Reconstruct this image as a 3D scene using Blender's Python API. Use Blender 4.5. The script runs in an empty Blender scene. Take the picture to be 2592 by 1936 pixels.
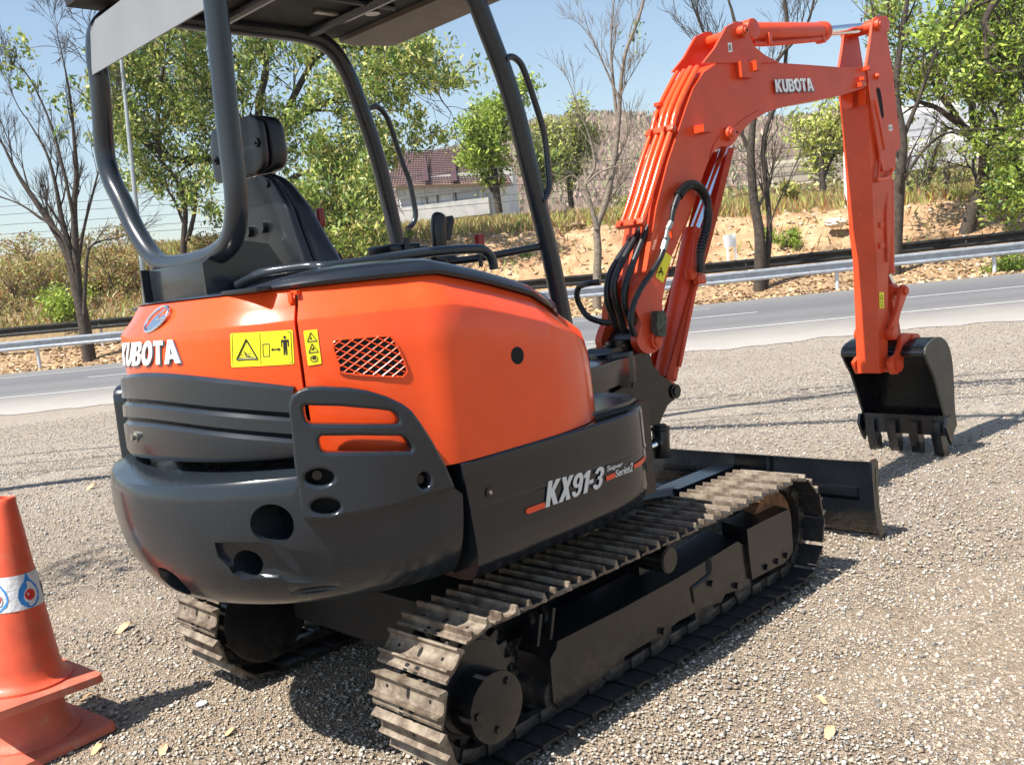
import bpy, bmesh, math, random
import numpy as np
from mathutils import Vector, Matrix
from mathutils.geometry import tessellate_polygon
random.seed(7); rng = np.random.default_rng(7)
R = math.radians
C = bpy.context.scene.collection
SC = bpy.context.scene
# ------------------------------------------------------------------ camera, world, sun
CX, CY, CZ, YAW, PITCH, ROLL, F = -2.5507, -2.6635, 1.4218, .7925, .1151, .1079, 2372.4
_cf = np.array([math.cos(YAW), math.sin(YAW), 0.]); _up = np.array([0, 0, 1.]); _r = np.cross(_cf, _up)
_f = _cf*math.cos(PITCH)-_up*math.sin(PITCH); _u = np.cross(_r, _f)
_r2 = _r*math.cos(ROLL)-_u*math.sin(ROLL); _u2 = _r*math.sin(ROLL)+_u*math.cos(ROLL)
cam = bpy.data.cameras.new('camera'); camo = bpy.data.objects.new('camera', cam); C.objects.link(camo)
camo.matrix_world = Matrix(((_r2[0], _u2[0], -_f[0], CX), (_r2[1], _u2[1], -_f[1], CY), (_r2[2], _u2[2], -_f[2], CZ), (0, 0, 0, 1)))
cam.sensor_width = 36; cam.lens = 36*F/2592; cam.clip_end = 3000; cam.clip_start = .05
SC.camera = camo
w = bpy.data.worlds.new('World'); SC.world = w; w.use_nodes = True
nt = w.node_tree; bg = nt.nodes['Background']
sky = nt.nodes.new('ShaderNodeTexSky'); sky.sky_type = 'NISHITA'; sky.sun_disc = False
SUN = Vector((-.64, .10, 1.0)).normalized()
sky.sun_elevation = math.asin(SUN.z); sky.sun_rotation = math.atan2(SUN.x, SUN.y)
sky.air_density = 1.35; sky.dust_density = .9; sky.ozone_density = 2.2; sky.altitude = 200
nt.links.new(sky.outputs[0], bg.inputs[0]); bg.inputs[1].default_value = .078
sl = bpy.data.lights.new('sun', 'SUN'); slo = bpy.data.objects.new('sun', sl); C.objects.link(slo)
sl.energy = 5.0; sl.angle = R(.53); sl.color = (1, .945, .87)
slo.rotation_euler = SUN.to_track_quat('Z', 'Y').to_euler(); slo.location = (-6, 1, 9)
SC.view_settings.view_transform = 'Standard'; SC.view_settings.look = 'None'; SC.view_settings.exposure = 1.06; SC.view_settings.gamma = 1
# ------------------------------------------------------------------ survey: photo sight lines met with real planes
def ray(u, v):
    return np.array([CX, CY, CZ]), _f+_r2*(u-1296)/F-_u2*(v-968)/F
def hit(u, v, n, d0):
    o, d = ray(u, v); n = np.array(n, float); t = (d0-n@o)/(n@d); return Vector(o+t*d)
def PX(u, v, x): return hit(u, v, (1, 0, 0), x)
def PY(u, v, y): return hit(u, v, (0, 1, 0), y)
def PZ(u, v, z=0): return hit(u, v, (0, 0, 1), z)
BA = R(-4.4); BP = np.array([.85, -.02]); bc, bs = math.cos(BA), math.sin(BA)
def bl(u, v, wd):
    h = hit(u, v, (-bs, bc, 0), float(np.array([-bs, bc])@BP)+wd)
    return ((h.x-BP[0])*bc+(h.y-BP[1])*bs, h.z)
def BW(r, z, wd): return Vector((BP[0]+r*bc-wd*bs, BP[1]+r*bs+wd*bc, z))
def BH(u, v, wd): return BW(*bl(u, v, wd), wd)
NS = np.array([.809, .588]); TT = np.array([.588, -.809])
def W(s, t, z=0.): return Vector((NS[0]*s+TT[0]*t, NS[1]*s+TT[1]*t, z))
def ST(p): return p[0]*NS[0]+p[1]*NS[1], p[0]*TT[0]+p[1]*TT[1]
def PS(u, v, s): return hit(u, v, (NS[0], NS[1], 0), s)
def z1(X, Y): return X/2.203, Y/2.203
def z2(X, Y): return 900+X/2.203, Y/2.203
def z3(X, Y): return 1592+X/2.203, Y/2.203
def z5(X, Y): return 1000+X/2.203, 650+Y/2.203
def z6(X, Y): return 1592+X/2.203, 650+Y/2.203
def z7(X, Y): return X/2.203, 1186+Y/2.203
def z8(X, Y): return 900+X/2.203, 1186+Y/2.203
def q8(X, Y): return 1450+X/3.443, 720+Y/3.443
def r1(X, Y): return 260+X/4.348, 680+Y/4.348
def r2(X, Y): return 700+X/4.348, 680+Y/4.348
def r4(X, Y): return 700+X/4.348, 950+Y/4.348
def r7(X, Y): return 850+X/3.672, 450+Y/3.672
def r6(X, Y): return 500+X/3.1775, 240+Y/3.1775
# ------------------------------------------------------------------ materials
def newmat(name):
    m = bpy.data.materials.new(name); m.use_nodes = True
    return m, m.node_tree, m.node_tree.nodes['Principled BSDF']
def N_(nt, typ, **kw):
    n = nt.nodes.new(typ)
    for k, v in kw.items():
        if k.startswith('i_'):
            k2 = k[2:]; k2 = int(k2) if k2.isdigit() else k2.replace('_', ' ')
            n.inputs[k2].default_value = v
        else: setattr(n, k, v)
    return n
def ramp(nt, fac, stops):
    r = nt.nodes.new('ShaderNodeValToRGB'); e = r.color_ramp.elements
    while len(e) < len(stops): e.new(.5)
    for el, (p, c) in zip(e, stops): el.position = p; el.color = (*c, 1)
    nt.links.new(fac, r.inputs[0]); return r.outputs[0]
def noise(nt, scale, detail=4, rough=.6, co='Object', dist=0):
    tc = nt.nodes.new('ShaderNodeTexCoord'); n = N_(nt, 'ShaderNodeTexNoise'); n.inputs['Scale'].default_value = scale
    n.inputs['Detail'].default_value = detail; n.inputs['Roughness'].default_value = rough; n.inputs['Distortion'].default_value = dist
    nt.links.new(tc.outputs[co], n.inputs['Vector']); return n.outputs['Fac']
def bump(nt, b, h, strength, dist=.01):
    n = N_(nt, 'ShaderNodeBump'); n.inputs['Strength'].default_value = strength; n.inputs['Distance'].default_value = dist
    nt.links.new(h, n.inputs['Height']); nt.links.new(n.outputs[0], b.inputs['Normal'])
def paint(name, c, rough=.3, coat=.6, var=.15, metal=0, peel=.06, dirt=None):
    m, nt, b = newmat(name)
    f = noise(nt, 6, 5)
    c2 = tuple(x*(1-var) for x in c); c3 = tuple(min(1, x*(1+var)) for x in c)
    col = ramp(nt, f, [(.3, c2), (.7, c3)])
    if dirt:
        g = noise(nt, 14, 8, .7); mx = N_(nt, 'ShaderNodeMix', data_type='RGBA'); mr = N_(nt, 'ShaderNodeMapRange'); mr.inputs[1].default_value = .56; mr.inputs[2].default_value = .75; mr.inputs[4].default_value = dirt[1]
        nt.links.new(g, mr.inputs[0]); nt.links.new(mr.outputs[0], mx.inputs[0]); nt.links.new(col, mx.inputs[6]); mx.inputs[7].default_value = (*dirt[0], 1); col = mx.outputs[2]
    nt.links.new(col, b.inputs['Base Color'])
    rr = N_(nt, 'ShaderNodeMapRange'); rr.inputs[3].default_value = rough*.75; rr.inputs[4].default_value = rough*1.35
    nt.links.new(noise(nt, 11, 6, .65), rr.inputs[0]); nt.links.new(rr.outputs[0], b.inputs['Roughness'])
    b.inputs['Specular IOR Level'].default_value = .5-.3*min(1, coat*1.5); b.inputs['Coat Weight'].default_value = coat*.8; b.inputs['Coat Roughness'].default_value = .12; b.inputs['Metallic'].default_value = metal
    if peel: bump(nt, b, noise(nt, 260, 2, .5), peel, .0015)
    return m
ORANGE = paint('orange paint', (.80, .078, .014), .24, .6, .05, peel=.10, dirt=((.72, .16, .06), .25))
ORANGE2 = paint('boom orange paint', (.60, .058, .012), .44, .25, .10, peel=.2, dirt=((.74, .10, .02), .5))
DARKG = paint('charcoal paint', (.015, .020, .026), .25, .65, .08)
PANELG = paint('charcoal side panel paint', (.011, .0135, .018), .2, .7, .08)
LIDM = paint('dark blue grey lid paint', (.012, .016, .022), .26, .7, .1)
TUBE = paint('frame grey paint', (.020, .026, .034), .27, .6, .1, peel=.2)
ROOFM = paint('roof underside black', (.004, .004, .005), .7, .0, .4, dirt=((.02, .018, .015), .6))
SHEET = paint('light grey sheet', (.20, .21, .22), .5, .15, .06)
VISOR = paint('visor dusty grey', (.14, .12, .1), .6, .1, .2)
BLACK = paint('gloss black paint', (.006, .007, .010), .24, .5, .2, dirt=((.02, .018, .016), .25))
FRAMEB = paint('track frame black', (.007, .0075, .009), .30, .5, .3, dirt=((.016, .014, .012), .5))
SEATM = paint('seat vinyl black', (.006, .007, .010), .36, .3, .2, peel=.3)
SEATB = paint('seat back plastic', (.008, .009, .011), .36, .3, .15, peel=.2)
RUBBER = paint('hose rubber', (.010, .010, .011), .38, .2, .2)
BUCK = paint('bucket black', (.005, .0065, .009), .26, .5, .3, dirt=((.018, .017, .015), .3))
SIDEG = paint('bucket side olive black', (.035, .038, .033), .45, .2, .2)
CHROME, nt_, b_ = newmat('chrome'); b_.inputs['Base Color'].default_value = (.8, .82, .85, 1); b_.inputs['Metallic'].default_value = 1; b_.inputs['Roughness'].default_value = .09
STEEL, nt_, b_ = newmat('worn track steel')
nt_.links.new(ramp(nt_, noise(nt_, 16, 8, .7), [(.3, (.05, .032, .022)), (.44, (.13, .098, .07)), (.58, (.25, .205, .155)), (.8, (.42, .35, .26))]), b_.inputs['Base Color'])
b_.inputs['Roughness'].default_value = .55; b_.inputs['Metallic'].default_value = .25; bump(nt_, b_, noise(nt_, 60, 8, .7), .6, .004)
STEELD, nt_, b_ = newmat('dark track steel')  # dark chain steel, also the shoe colour with the shade painted in
nt_.links.new(ramp(nt_, noise(nt_, 20, 8, .7), [(.35, (.018, .019, .022)), (.55, (.04, .038, .036)), (.75, (.16, .13, .095))]), b_.inputs['Base Color'])
b_.inputs['Roughness'].default_value = .42; b_.inputs['Metallic'].default_value = .3; bump(nt_, b_, noise(nt_, 60, 8, .7), .5, .004)
def mud(m, z0, z1, c=(.20, .15, .10), mx_=.8):
    nt = m.node_tree; b = nt.nodes['Principled BSDF']; lk = b.inputs['Base Color'].links[0]; src = lk.from_socket
    tc = nt.nodes.new('ShaderNodeTexCoord'); sx = N_(nt, 'ShaderNodeSeparateXYZ'); nt.links.new(tc.outputs['Object'], sx.inputs[0])
    mr = N_(nt, 'ShaderNodeMapRange'); mr.inputs[1].default_value = z1; mr.inputs[2].default_value = z0; nt.links.new(sx.outputs[2], mr.inputs[0])
    n2 = N_(nt, 'ShaderNodeMapRange'); n2.inputs[1].default_value = .42; n2.inputs[2].default_value = .68; nt.links.new(noise(nt, 22, 8, .75), n2.inputs[0])
    mu = N_(nt, 'ShaderNodeMath', operation='MULTIPLY'); nt.links.new(mr.outputs[0], mu.inputs[0]); nt.links.new(n2.outputs[0], mu.inputs[1]); m2 = N_(nt, 'ShaderNodeMath', operation='MULTIPLY'); nt.links.new(mu.outputs[0], m2.inputs[0]); m2.inputs[1].default_value = mx_
    mx = N_(nt, 'ShaderNodeMix', data_type='RGBA'); nt.links.new(m2.outputs[0], mx.inputs[0]); nt.links.new(src, mx.inputs[6]); mx.inputs[7].default_value = (*c, 1); nt.links.new(mx.outputs[2], b.inputs['Base Color'])
mud(FRAMEB, -.02, .26, (.14, .11, .08), .6); mud(BUCK, -.02, .14, (.26, .21, .15), .3)
GRIME = paint('grimy black', (.007, .007, .007), .7, .05, .3, dirt=((.03, .024, .018), .5))
HOLE, nt_, b_ = newmat('dark opening'); b_.inputs['Base Color'].default_value = (.004, .004, .004, 1); b_.inputs['Roughness'].default_value = .9
def flat(name, c, rough=.5, metal=0, em=0):
    m, nt, b = newmat(name); b.inputs['Base Color'].default_value = (*c, 1); b.inputs['Roughness'].default_value = rough; b.inputs['Metallic'].default_value = metal
    return m
def speck(name, a, b2, scale=30, rough=.8, st=.3):
    m, nt, b = newmat(name); nt.links.new(ramp(nt, noise(nt, scale, 6, .7), [(.32, a), (.68, b2)]), b.inputs['Base Color']); b.inputs['Roughness'].default_value = rough
    bump(nt, b, noise(nt, scale*2, 5, .7), st, .02); return m
WHITE = flat('white lettering', (.82, .82, .80), .35); INK = flat('black ink', (.012, .012, .012), .4); YEL = flat('yellow sticker', (.88, .80, .02), .35)
SILV = flat('silver lettering', (.62, .62, .60), .4); REDL = flat('orange red stripe', (.75, .07, .02), .35); GREYINK = flat('grey letter shadow', (.10, .12, .16), .4)
REDK = paint('red knob', (.28, .01, .01), .3, .5); SCREW = flat('steel bolt', (.35, .34, .3), .35, .8)
# ------------------------------------------------------------------ object helpers
ORI = {}
def tag(o, label=None, cat=None, group=None, kind=None):
    if label: o['label'] = label
    if cat: o['category'] = cat
    if group: o['group'] = group
    if kind: o['kind'] = kind
    return o
def thing(name, loc, label, cat, group=None):
    o = bpy.data.objects.new(name, None); C.objects.link(o); o.location = loc; ORI[o.name] = Vector(loc)
    o.empty_display_size = .2
    return tag(o, label, cat, group)
def link_mesh(name, me, mats, parent=None, smooth=False, origin=None):
    o = bpy.data.objects.new(name, me); C.objects.link(o)
    for m in (mats if isinstance(mats, (list, tuple)) else [mats]): me.materials.append(m)
    if parent is not None:
        org = ORI[parent.name]; me.transform(Matrix.Translation(-org)); o.parent = parent; ORI[o.name] = org
    elif origin is not None:
        me.transform(Matrix.Translation(-Vector(origin))); o.location = origin; ORI[o.name] = Vector(origin)
    else: ORI[o.name] = Vector((0, 0, 0))
    return o
def sharp(me, ang=35):
    me.polygons.foreach_set('use_smooth', [True]*len(me.polygons)); me.set_sharp_from_angle(angle=R(ang))
class MB:
    def __init__(s): s.bm = bmesh.new()
    def box(s, c, size, rot=None, mi=0, bev=0):
        M = Matrix.Translation(Vector(c)) @ (rot.to_4x4() if rot else Matrix()) @ Matrix.Diagonal((*size, 1))
        r = bmesh.ops.create_cube(s.bm, size=1, matrix=M)
        fs = {f for v in r['verts'] for f in v.link_faces}
        for f in fs: f.material_index = mi
        if bev: bmesh.ops.bevel(s.bm, geom=list({e for f in fs for e in f.edges}), offset=bev, segments=2, profile=.5, affect='EDGES')
        return s
    def cyl(s, a, b, r, r2=None, n=24, mi=0, cap=True):
        a = Vector(a); b = Vector(b); d = b-a
        M = Matrix.Translation((a+b)/2) @ d.to_track_quat('Z', 'Y').to_matrix().to_4x4()
        q = bmesh.ops.create_cone(s.bm, cap_ends=cap, segments=n, radius1=r, radius2=r if r2 is None else r2, depth=d.length, matrix=M)
        for f in {f for v in q['verts'] for f in v.link_faces}: f.material_index = mi
        return s
    def tube(s, pts, r, n=10, smooth=4, mi=0, caps=True, rs=None):
        pts = [Vector(p) for p in pts]
        if smooth > 1: pts, rs = cr(pts, smooth, rs)
        m = len(pts); T = [(pts[min(i+1, m-1)]-pts[max(i-1, 0)]).normalized() for i in range(m)]
        a = Vector((0, 0, 1)) if abs(T[0].z) < .9 else Vector((1, 0, 0)); nrm = T[0].cross(a).normalized(); rings = []
        for i in range(m):
            nrm = (nrm-T[i]*nrm.dot(T[i])).normalized(); b = T[i].cross(nrm); rr = r if rs is None else rs[i]
            rings.append([s.bm.verts.new(pts[i]+(nrm*math.cos(k*2*math.pi/n)+b*math.sin(k*2*math.pi/n))*rr) for k in range(n)])
        for i in range(m-1):
            for k in range(n):
                f = s.bm.faces.new((rings[i][k], rings[i][(k+1) % n], rings[i+1][(k+1) % n], rings[i+1][k])); f.material_index = mi
        if caps:
            for rg in (rings[0][::-1], rings[-1]):
                f = s.bm.faces.new(rg); f.material_index = mi
        return s
    def prism(s, pts, fa, fb, mi=0):
        # pts: 2D outline, fa/fb map 2D to 3D for both faces
        A = [s.bm.verts.new(fa(*p)) for p in pts]; B = [s.bm.verts.new(fb(*p)) for p in pts]; n = len(pts)
        fs = [s.bm.faces.new(A), s.bm.faces.new(B[::-1])]
        fs += [s.bm.faces.new((A[i], B[i], B[(i+1) % n], A[(i+1) % n])) for i in range(n)]
        for f in fs: f.material_index = mi
        return s
    def grid(s, rows, mi=0, close=False):
        V = [[s.bm.verts.new(p) for p in row] for row in rows]
        for i in range(len(V)-1):
            for j in range(len(V[0])-(0 if close else 1)):
                k = (j+1) % len(V[0])
                try: f = s.bm.faces.new((V[i][j], V[i][k], V[i+1][k], V[i+1][j])); f.material_index = mi
                except ValueError: pass
        return V
    def face(s, pts, mi=0):
        f = s.bm.faces.new([s.bm.verts.new(p) for p in pts]); f.material_index = mi; return s
    def bevel(s, w, seg=2, ang=30):
        es = [e for e in s.bm.edges if len(e.link_faces) == 2 and e.calc_face_angle(0) > R(ang)]
        bmesh.ops.bevel(s.bm, geom=es, offset=w, segments=seg, profile=.6, affect='EDGES', clamp_overlap=True); return s
    def done(s, name, mats, parent=None, ang=35, origin=None, fix=True):
        if fix: bmesh.ops.recalc_face_normals(s.bm, faces=s.bm.faces)
        me = bpy.data.meshes.new(name); s.bm.to_mesh(me); s.bm.free()
        o = link_mesh(name, me, mats, parent, origin=origin)
        if ang: sharp(me, ang)
        return o
def cr(pts, k, rs=None, closed=False):
    n = len(pts); out = []; ro = []
    rng_ = range(n if closed else n-1)
    for i in rng_:
        if closed: p = [pts[(i+j-1) % n] for j in range(4)]
        else: p = [pts[max(i-1, 0)], pts[i], pts[min(i+1, n-1)], pts[min(i+2, n-1)]]
        for j in range(k):
            t = j/k; t2, t3 = t*t, t*t*t
            out.append((p[1]*2+(p[2]-p[0])*t+(p[0]*2-p[1]*5+p[2]*4-p[3])*t2+(p[1]*3-p[0]-p[2]*3+p[3])*t3)*.5)
            if rs: ro.append(rs[i]*(1-t)+rs[(i+1) % n]*t)
    if not closed:
        out.append(pts[-1])
        if rs: ro.append(rs[-1])
    return out, (ro if rs else None)
def sm2(pts, k=4, closed=True):
    o, _ = cr([Vector((p[0], p[1])) for p in pts], k, closed=closed); return [(p.x, p.y) for p in o]
def curve_shape(outlines, thick, bev=0):
    # 2D outline with holes -> bmesh filled and extruded between z=0 and z=thick
    cu = bpy.data.curves.new('tmp', 'CURVE'); cu.dimensions = '2D'; cu.fill_mode = 'BOTH'; cu.extrude = max(thick/2-bev, .00001); cu.bevel_depth = bev; cu.bevel_resolution = 2; cu.offset = -bev
    for ol in outlines:
        sp = cu.splines.new('POLY'); sp.points.add(len(ol)-1); sp.use_cyclic_u = True
        for p, q in zip(sp.points, ol): p.co = (q[0], q[1], 0, 1)
    return obj_to_bm(bpy.data.objects.new('tmp', cu), thick/2)
def obj_to_bm(ob, lift=0):
    C.objects.link(ob); dg = bpy.context.evaluated_depsgraph_get(); dg.update()
    me = bpy.data.meshes.new_from_object(ob.evaluated_get(dg)); bm = bmesh.new(); bm.from_mesh(me)
    if lift: bmesh.ops.translate(bm, verts=bm.verts, vec=(0, 0, lift))
    cu = ob.data; bpy.data.objects.remove(ob); bpy.data.meshes.remove(me)
    if isinstance(cu, bpy.types.Curve): bpy.data.curves.remove(cu)
    return bm
def text_bm(s, offset=.0, shear=0, spacing=1., thick=.002):
    cu = bpy.data.curves.new('tmp', 'FONT'); cu.body = s; cu.size = 1; cu.offset = offset; cu.shear = shear; cu.extrude = thick/2; cu.space_character = spacing
    bm = obj_to_bm(bpy.data.objects.new('tmp', cu))
    xs = [v.co.x for v in bm.verts]; ys = [v.co.y for v in bm.verts]
    x0, x1, y0, y1 = min(xs), max(xs), min(ys), max(ys)
    for v in bm.verts: v.co.x = (v.co.x-x0)/(x1-x0); v.co.y = (v.co.y-y0)/(y1-y0); v.co.z = 0 if v.co.z < 0 else 1
    return bm
def quadmap(a, b, c, d, th=.002):
    # a bottom-left, b bottom-right, c top-right, d top-left (3D) : unit square -> 3D with normal lift
    n = (b-a).cross(d-a).normalized()
    def f(x, y, z=0): return a*(1-x)*(1-y)+b*x*(1-y)+c*x*y+d*(1-x)*y+n*th*z
    return f
def bm_done(bm, f, name, mat, parent, cuts=0, ang=30, origin=None):
    if cuts:
        xs = [v.co.x for v in bm.verts]; x0, x1 = min(xs), max(xs)
        for i in range(1, cuts):
            bmesh.ops.bisect_plane(bm, geom=bm.verts[:]+bm.edges[:]+bm.faces[:], plane_co=(x0+(x1-x0)*i/cuts, 0, 0), plane_no=(1, 0, 0))
    for v in bm.verts: v.co = f(v.co.x, v.co.y, v.co.z)
    m = MB(); m.bm.free(); m.bm = bm
    return m.done(name, mat, parent, ang, origin=origin)
def boolean(o, cutters):
    for c in cutters:
        md = o.modifiers.new('b', 'BOOLEAN'); md.object = c; md.operation = 'DIFFERENCE'; md.solver = 'EXACT'
    dg = bpy.context.evaluated_depsgraph_get(); dg.update()
    me = bpy.data.meshes.new_from_object(o.evaluated_get(dg)); o.modifiers.clear(); old = o.data; o.data = me; bpy.data.meshes.remove(old)
    for c in cutters: bpy.data.objects.remove(c)
    sharp(me, 35)


def arc(cx, cy, rx, ry, a0, a1, n=10): return [(cx+rx*math.cos(R(a0+(a1-a0)*i/n)), cy+ry*math.sin(R(a0+(a1-a0)*i/n))) for i in range(n+1)]
def glyphs(w_=.30):
    s = w_; G = {}
    G['K'] = (1.0, [[(0, 0), (0, 1), (s, 1), (s, .62), (.60, 1), (.98, 1), (.57, .56), (1.0, 0), (.63, 0), (.36, .38), (s, .31), (s, 0)]])
    G['U'] = (.92, [[(0, 1), (s, 1)]+arc(.46, .33, .46-s, .11, 180, 360)+[(.92-s, 1), (.92, 1)]+arc(.46, .36, .46, .38, 0, -180)])
    G['B'] = (.92, [[(0, 0), (0, 1), (.5, 1)]+arc(.54, .76, .34, .24, 90, -70)+arc(.54, .27, .38, .27, 70, -90)+[(.5, 0)], [(s, .60), (s, .82), (.48, .82)]+arc(.48, .71, .11, .11, 90, -90)+[(.48, .60)], [(s, .18), (s, .42), (.50, .42)]+arc(.50, .30, .12, .12, 90, -90)+[(.50, .18)]])
    G['O'] = (1.0, [arc(.5, .5, .5, .52, 0, 349, 30), arc(.5, .5, .5-s, .30, 0, 349, 24)])
    G['T'] = (.86, [[(0, 1), (.86, 1), (.86, .80), (.43+s/2, .80), (.43+s/2, 0), (.43-s/2, 0), (.43-s/2, .80), (0, .80)]])
    G['A'] = (1.06, [[(0, 0), (.36, 1), (.70, 1), (1.06, 0), (.74, 0), (.68, .20), (.38, .20), (.32, 0)], [(.43, .38), (.63, .38), (.53, .74)]])
    G['X'] = (1.0, [[(0, 0), (.34, .51), (.04, 1), (.39, 1), (.52, .74), (.66, 1), (1.0, 1), (.68, .51), (1.0, 0), (.65, 0), (.51, .28), (.35, 0)]])
    G['9'] = (.86, [arc(.43, .68, .43, .33, 200, 0, 14)[:-1]+[(.86, .68), (.86, .34)]+arc(.43, .32, .43, .33, 0, -170, 12)+[(.30, .24)]+arc(.43, .25, .13, .10, 180, 360, 6)+[(.56, .42)]+arc(.40, .68, .40, .30, 290, 200, 6)[:-1], arc(.43, .67, .13, .16, 0, 345, 16)])
    G['1'] = (.50, [[(.18, 0), (.18, .74), (0, .70), (0, .86), (.24, 1), (.50, 1), (.50, 0)]])
    G['-'] = (.36, [[(0, .36), (.36, .36), (.36, .54), (0, .54)]])
    G['3'] = (.84, [arc(.42, .72, .42, .30, 170, -35, 14)+[(.66, .52)]+arc(.42, .28, .42, .30, 38, -170, 14)+[(.29, .24)]+arc(.42, .25, .13, .09, 180, 360, 6)+[(.55, .38), (.50, .44), (.36, .44), (.36, .58), (.50, .58), (.55, .64)]+arc(.42, .76, .13, .09, 0, 180, 6)+[(.29, .72)]])
    return G
def block_bm(s, stroke=.30, gap=.10, grow=0., thick=1):
    G = glyphs(stroke); x = 0; ols = []
    for ch in s:
        wd, o = G[ch]; ols += [[(x+a, b) for a, b in ol] for ol in o]; x += wd+gap
    x -= gap
    cu = bpy.data.curves.new('tmp', 'CURVE'); cu.dimensions = '2D'; cu.fill_mode = 'BOTH'; cu.extrude = .5; cu.offset = grow
    for ol in ols:
        sp = cu.splines.new('POLY'); sp.points.add(len(ol)-1); sp.use_cyclic_u = True
        for p, q in zip(sp.points, ol): p.co = (q[0], q[1], 0, 1)
    bm = obj_to_bm(bpy.data.objects.new('tmp', cu))
    for v in bm.verts: v.co.x /= x; v.co.z = 0 if v.co.z < 0 else 1
    return bm
SPLIT = set('weld_seam boom_bracket gusset roller end_plate bolt pin lug arm_plate side_cutter chafing_plate socket stud screw bushing grease_hole hose_fitting pipe_clamp hydraulic_pipe purlin gablet'.split())
def split_loose(o):
    bm = bmesh.new(); bm.from_mesh(o.data); seen = set(); isl = []
    for f in bm.faces:
        if f.index in seen: continue
        st = [f]; seen.add(f.index); cur = []
        while st:
            g = st.pop(); cur.append(g.index)
            for e in g.edges:
                for h in e.link_faces:
                    if h.index not in seen: seen.add(h.index); st.append(h)
        isl.append(set(cur))
    bm.free()
    if len(isl) < 2 or len(isl) > 60: return
    src = o.data.copy()
    # merge islands whose boxes overlap (a bolt on its washer stays one)
    co = np.array([v.co[:] for v in src.vertices]); bx = []
    for s in isl:
        vi = sorted({v for p in s for v in src.polygons[p].vertices}); bx.append((co[vi].min(0)-.001, co[vi].max(0)+.001))
    par = list(range(len(isl)))
    def fd(i):
        while par[i] != i: i = par[i]
        return i
    for i in range(len(isl)):
        for j in range(i):
            if (bx[i][0] <= bx[j][1]).all() and (bx[j][0] <= bx[i][1]).all(): par[fd(i)] = fd(j)
    gr = {}
    for i, s in enumerate(isl): gr.setdefault(fd(i), set()).update(s)
    gr = list(gr.values())
    if len(gr) < 2: return
    for k, s in enumerate(gr):
        b = bmesh.new(); b.from_mesh(src); b.faces.ensure_lookup_table()
        bmesh.ops.delete(b, geom=[f for f in b.faces if f.index not in s], context='FACES')
        me = bpy.data.meshes.new(o.name.split('.')[0]); b.to_mesh(me); b.free()
        for m_ in src.materials: me.materials.append(m_)
        if k == 0: o.data = me
        else:
            c = o.copy(); c.data = me; C.objects.link(c)

# ------------------------------------------------------------------ the excavator
EX = thing('excavator', (0, 0, 0), 'orange and charcoal mini excavator with open canopy and steel tracks, parked on gravel', 'excavator')
class Plan:
    def __init__(s, pts, k=6):
        p, _ = cr([Vector((a[0], a[1], 0)) for a in pts], k); s.p = np.array([[q.x, q.y] for q in p])
        d = np.hypot(*np.diff(s.p, axis=0).T); s.s = np.concatenate([[0], np.cumsum(d)])
        t = np.gradient(s.p, axis=0); t /= np.hypot(t[:, 0], t[:, 1])[:, None]; s.n = np.stack([t[:, 1], -t[:, 0]], 1)*s_sign(s.p, t)
    def at(s, q, z, off=0):
        x = np.interp(q, s.s, s.p[:, 0]); y = np.interp(q, s.s, s.p[:, 1]); nx = np.interp(q, s.s, s.n[:, 0]); ny = np.interp(q, s.s, s.n[:, 1])
        l = math.hypot(nx, ny); return Vector((x+nx/l*off, y+ny/l*off, z))
    def hit(s, u, v):
        o, d = ray(u, v); best = None
        for i in range(len(s.p)-1):
            a, b = s.p[i], s.p[i+1]; e = b-a; M = np.array([[d[0], -e[0]], [d[1], -e[1]]]); det = np.linalg.det(M)
            if abs(det) < 1e-12: continue
            t, k = np.linalg.solve(M, a-o[:2])
            if t > 0 and -1e-6 <= k <= 1+1e-6 and (best is None or t < best[0]): best = (t, s.s[i]+k*(s.s[i+1]-s.s[i]), o[2]+d[2]*t)
        if best is None:  # beyond the silhouette: nearest point
            dd = [abs(np.cross(d[:2], q-o[:2])) for q in s.p]; i = int(np.argmin(dd)); t = np.dot(s.p[i]-o[:2], d[:2])/np.dot(d[:2], d[:2]); return s.s[i], o[2]+d[2]*t
        return best[1], best[2]
    def sx(s, x0, right=True):  # arc length where the right flank passes x0
        idx = [i for i in range(len(s.p)) if (s.p[i, 1] < 0) == right]; i = min(idx, key=lambda j: abs(s.p[j, 0]-x0)); return s.s[i]
def s_sign(p, t):
    i = len(p)//2; n = np.array([t[i, 1], -t[i, 0]]); c = np.array([-.3, 0]); return 1 if n@(p[i]-c) > 0 else -1
def lerp_tab(x, tab):
    return float(np.interp(x, [a for a, b in tab], [b for a, b in tab]))
hh = [(-1.37, 0), (-1.355, -.2), (-1.30, -.36), (-1.19, -.50), (-1.05, -.612), (-.94, -.672), (-.887, -.700), (-.83, -.712), (-.70, -.715), (-.50, -.714), (-.37, -.704), (-.24, -.668), (-.125, -.59), (-.045, -.46), (-.015, -.3), (-.015, -.15)]
HOODP = Plan([(x, -y) for x, y in hh[7:0:-1]]+hh)
hz = [(-.9, 1.445), (-.865, 1.442), (-.78, 1.425), (-.68, 1.402), (-.57, 1.368), (-.46, 1.33), (-.32, 1.265), (-.2, 1.215), (-.05, 1.19)]
def hood_pt(s, z, off):
    p = HOODP.at(s, z, off)
    if p.y < 0 and p.x > -.45:
        k = min(1, (p.x+.45)/.25); p.x -= k*(.05*max(0, z-.93)+.35*max(0, z-1.14))
    return p
def _pj(q):
    d = np.array(q)-np.array([CX, CY, CZ]); return 1296+F*(d@_r2)/(d@_f), 968-F*(d@_u2)/(d@_f)
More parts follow.
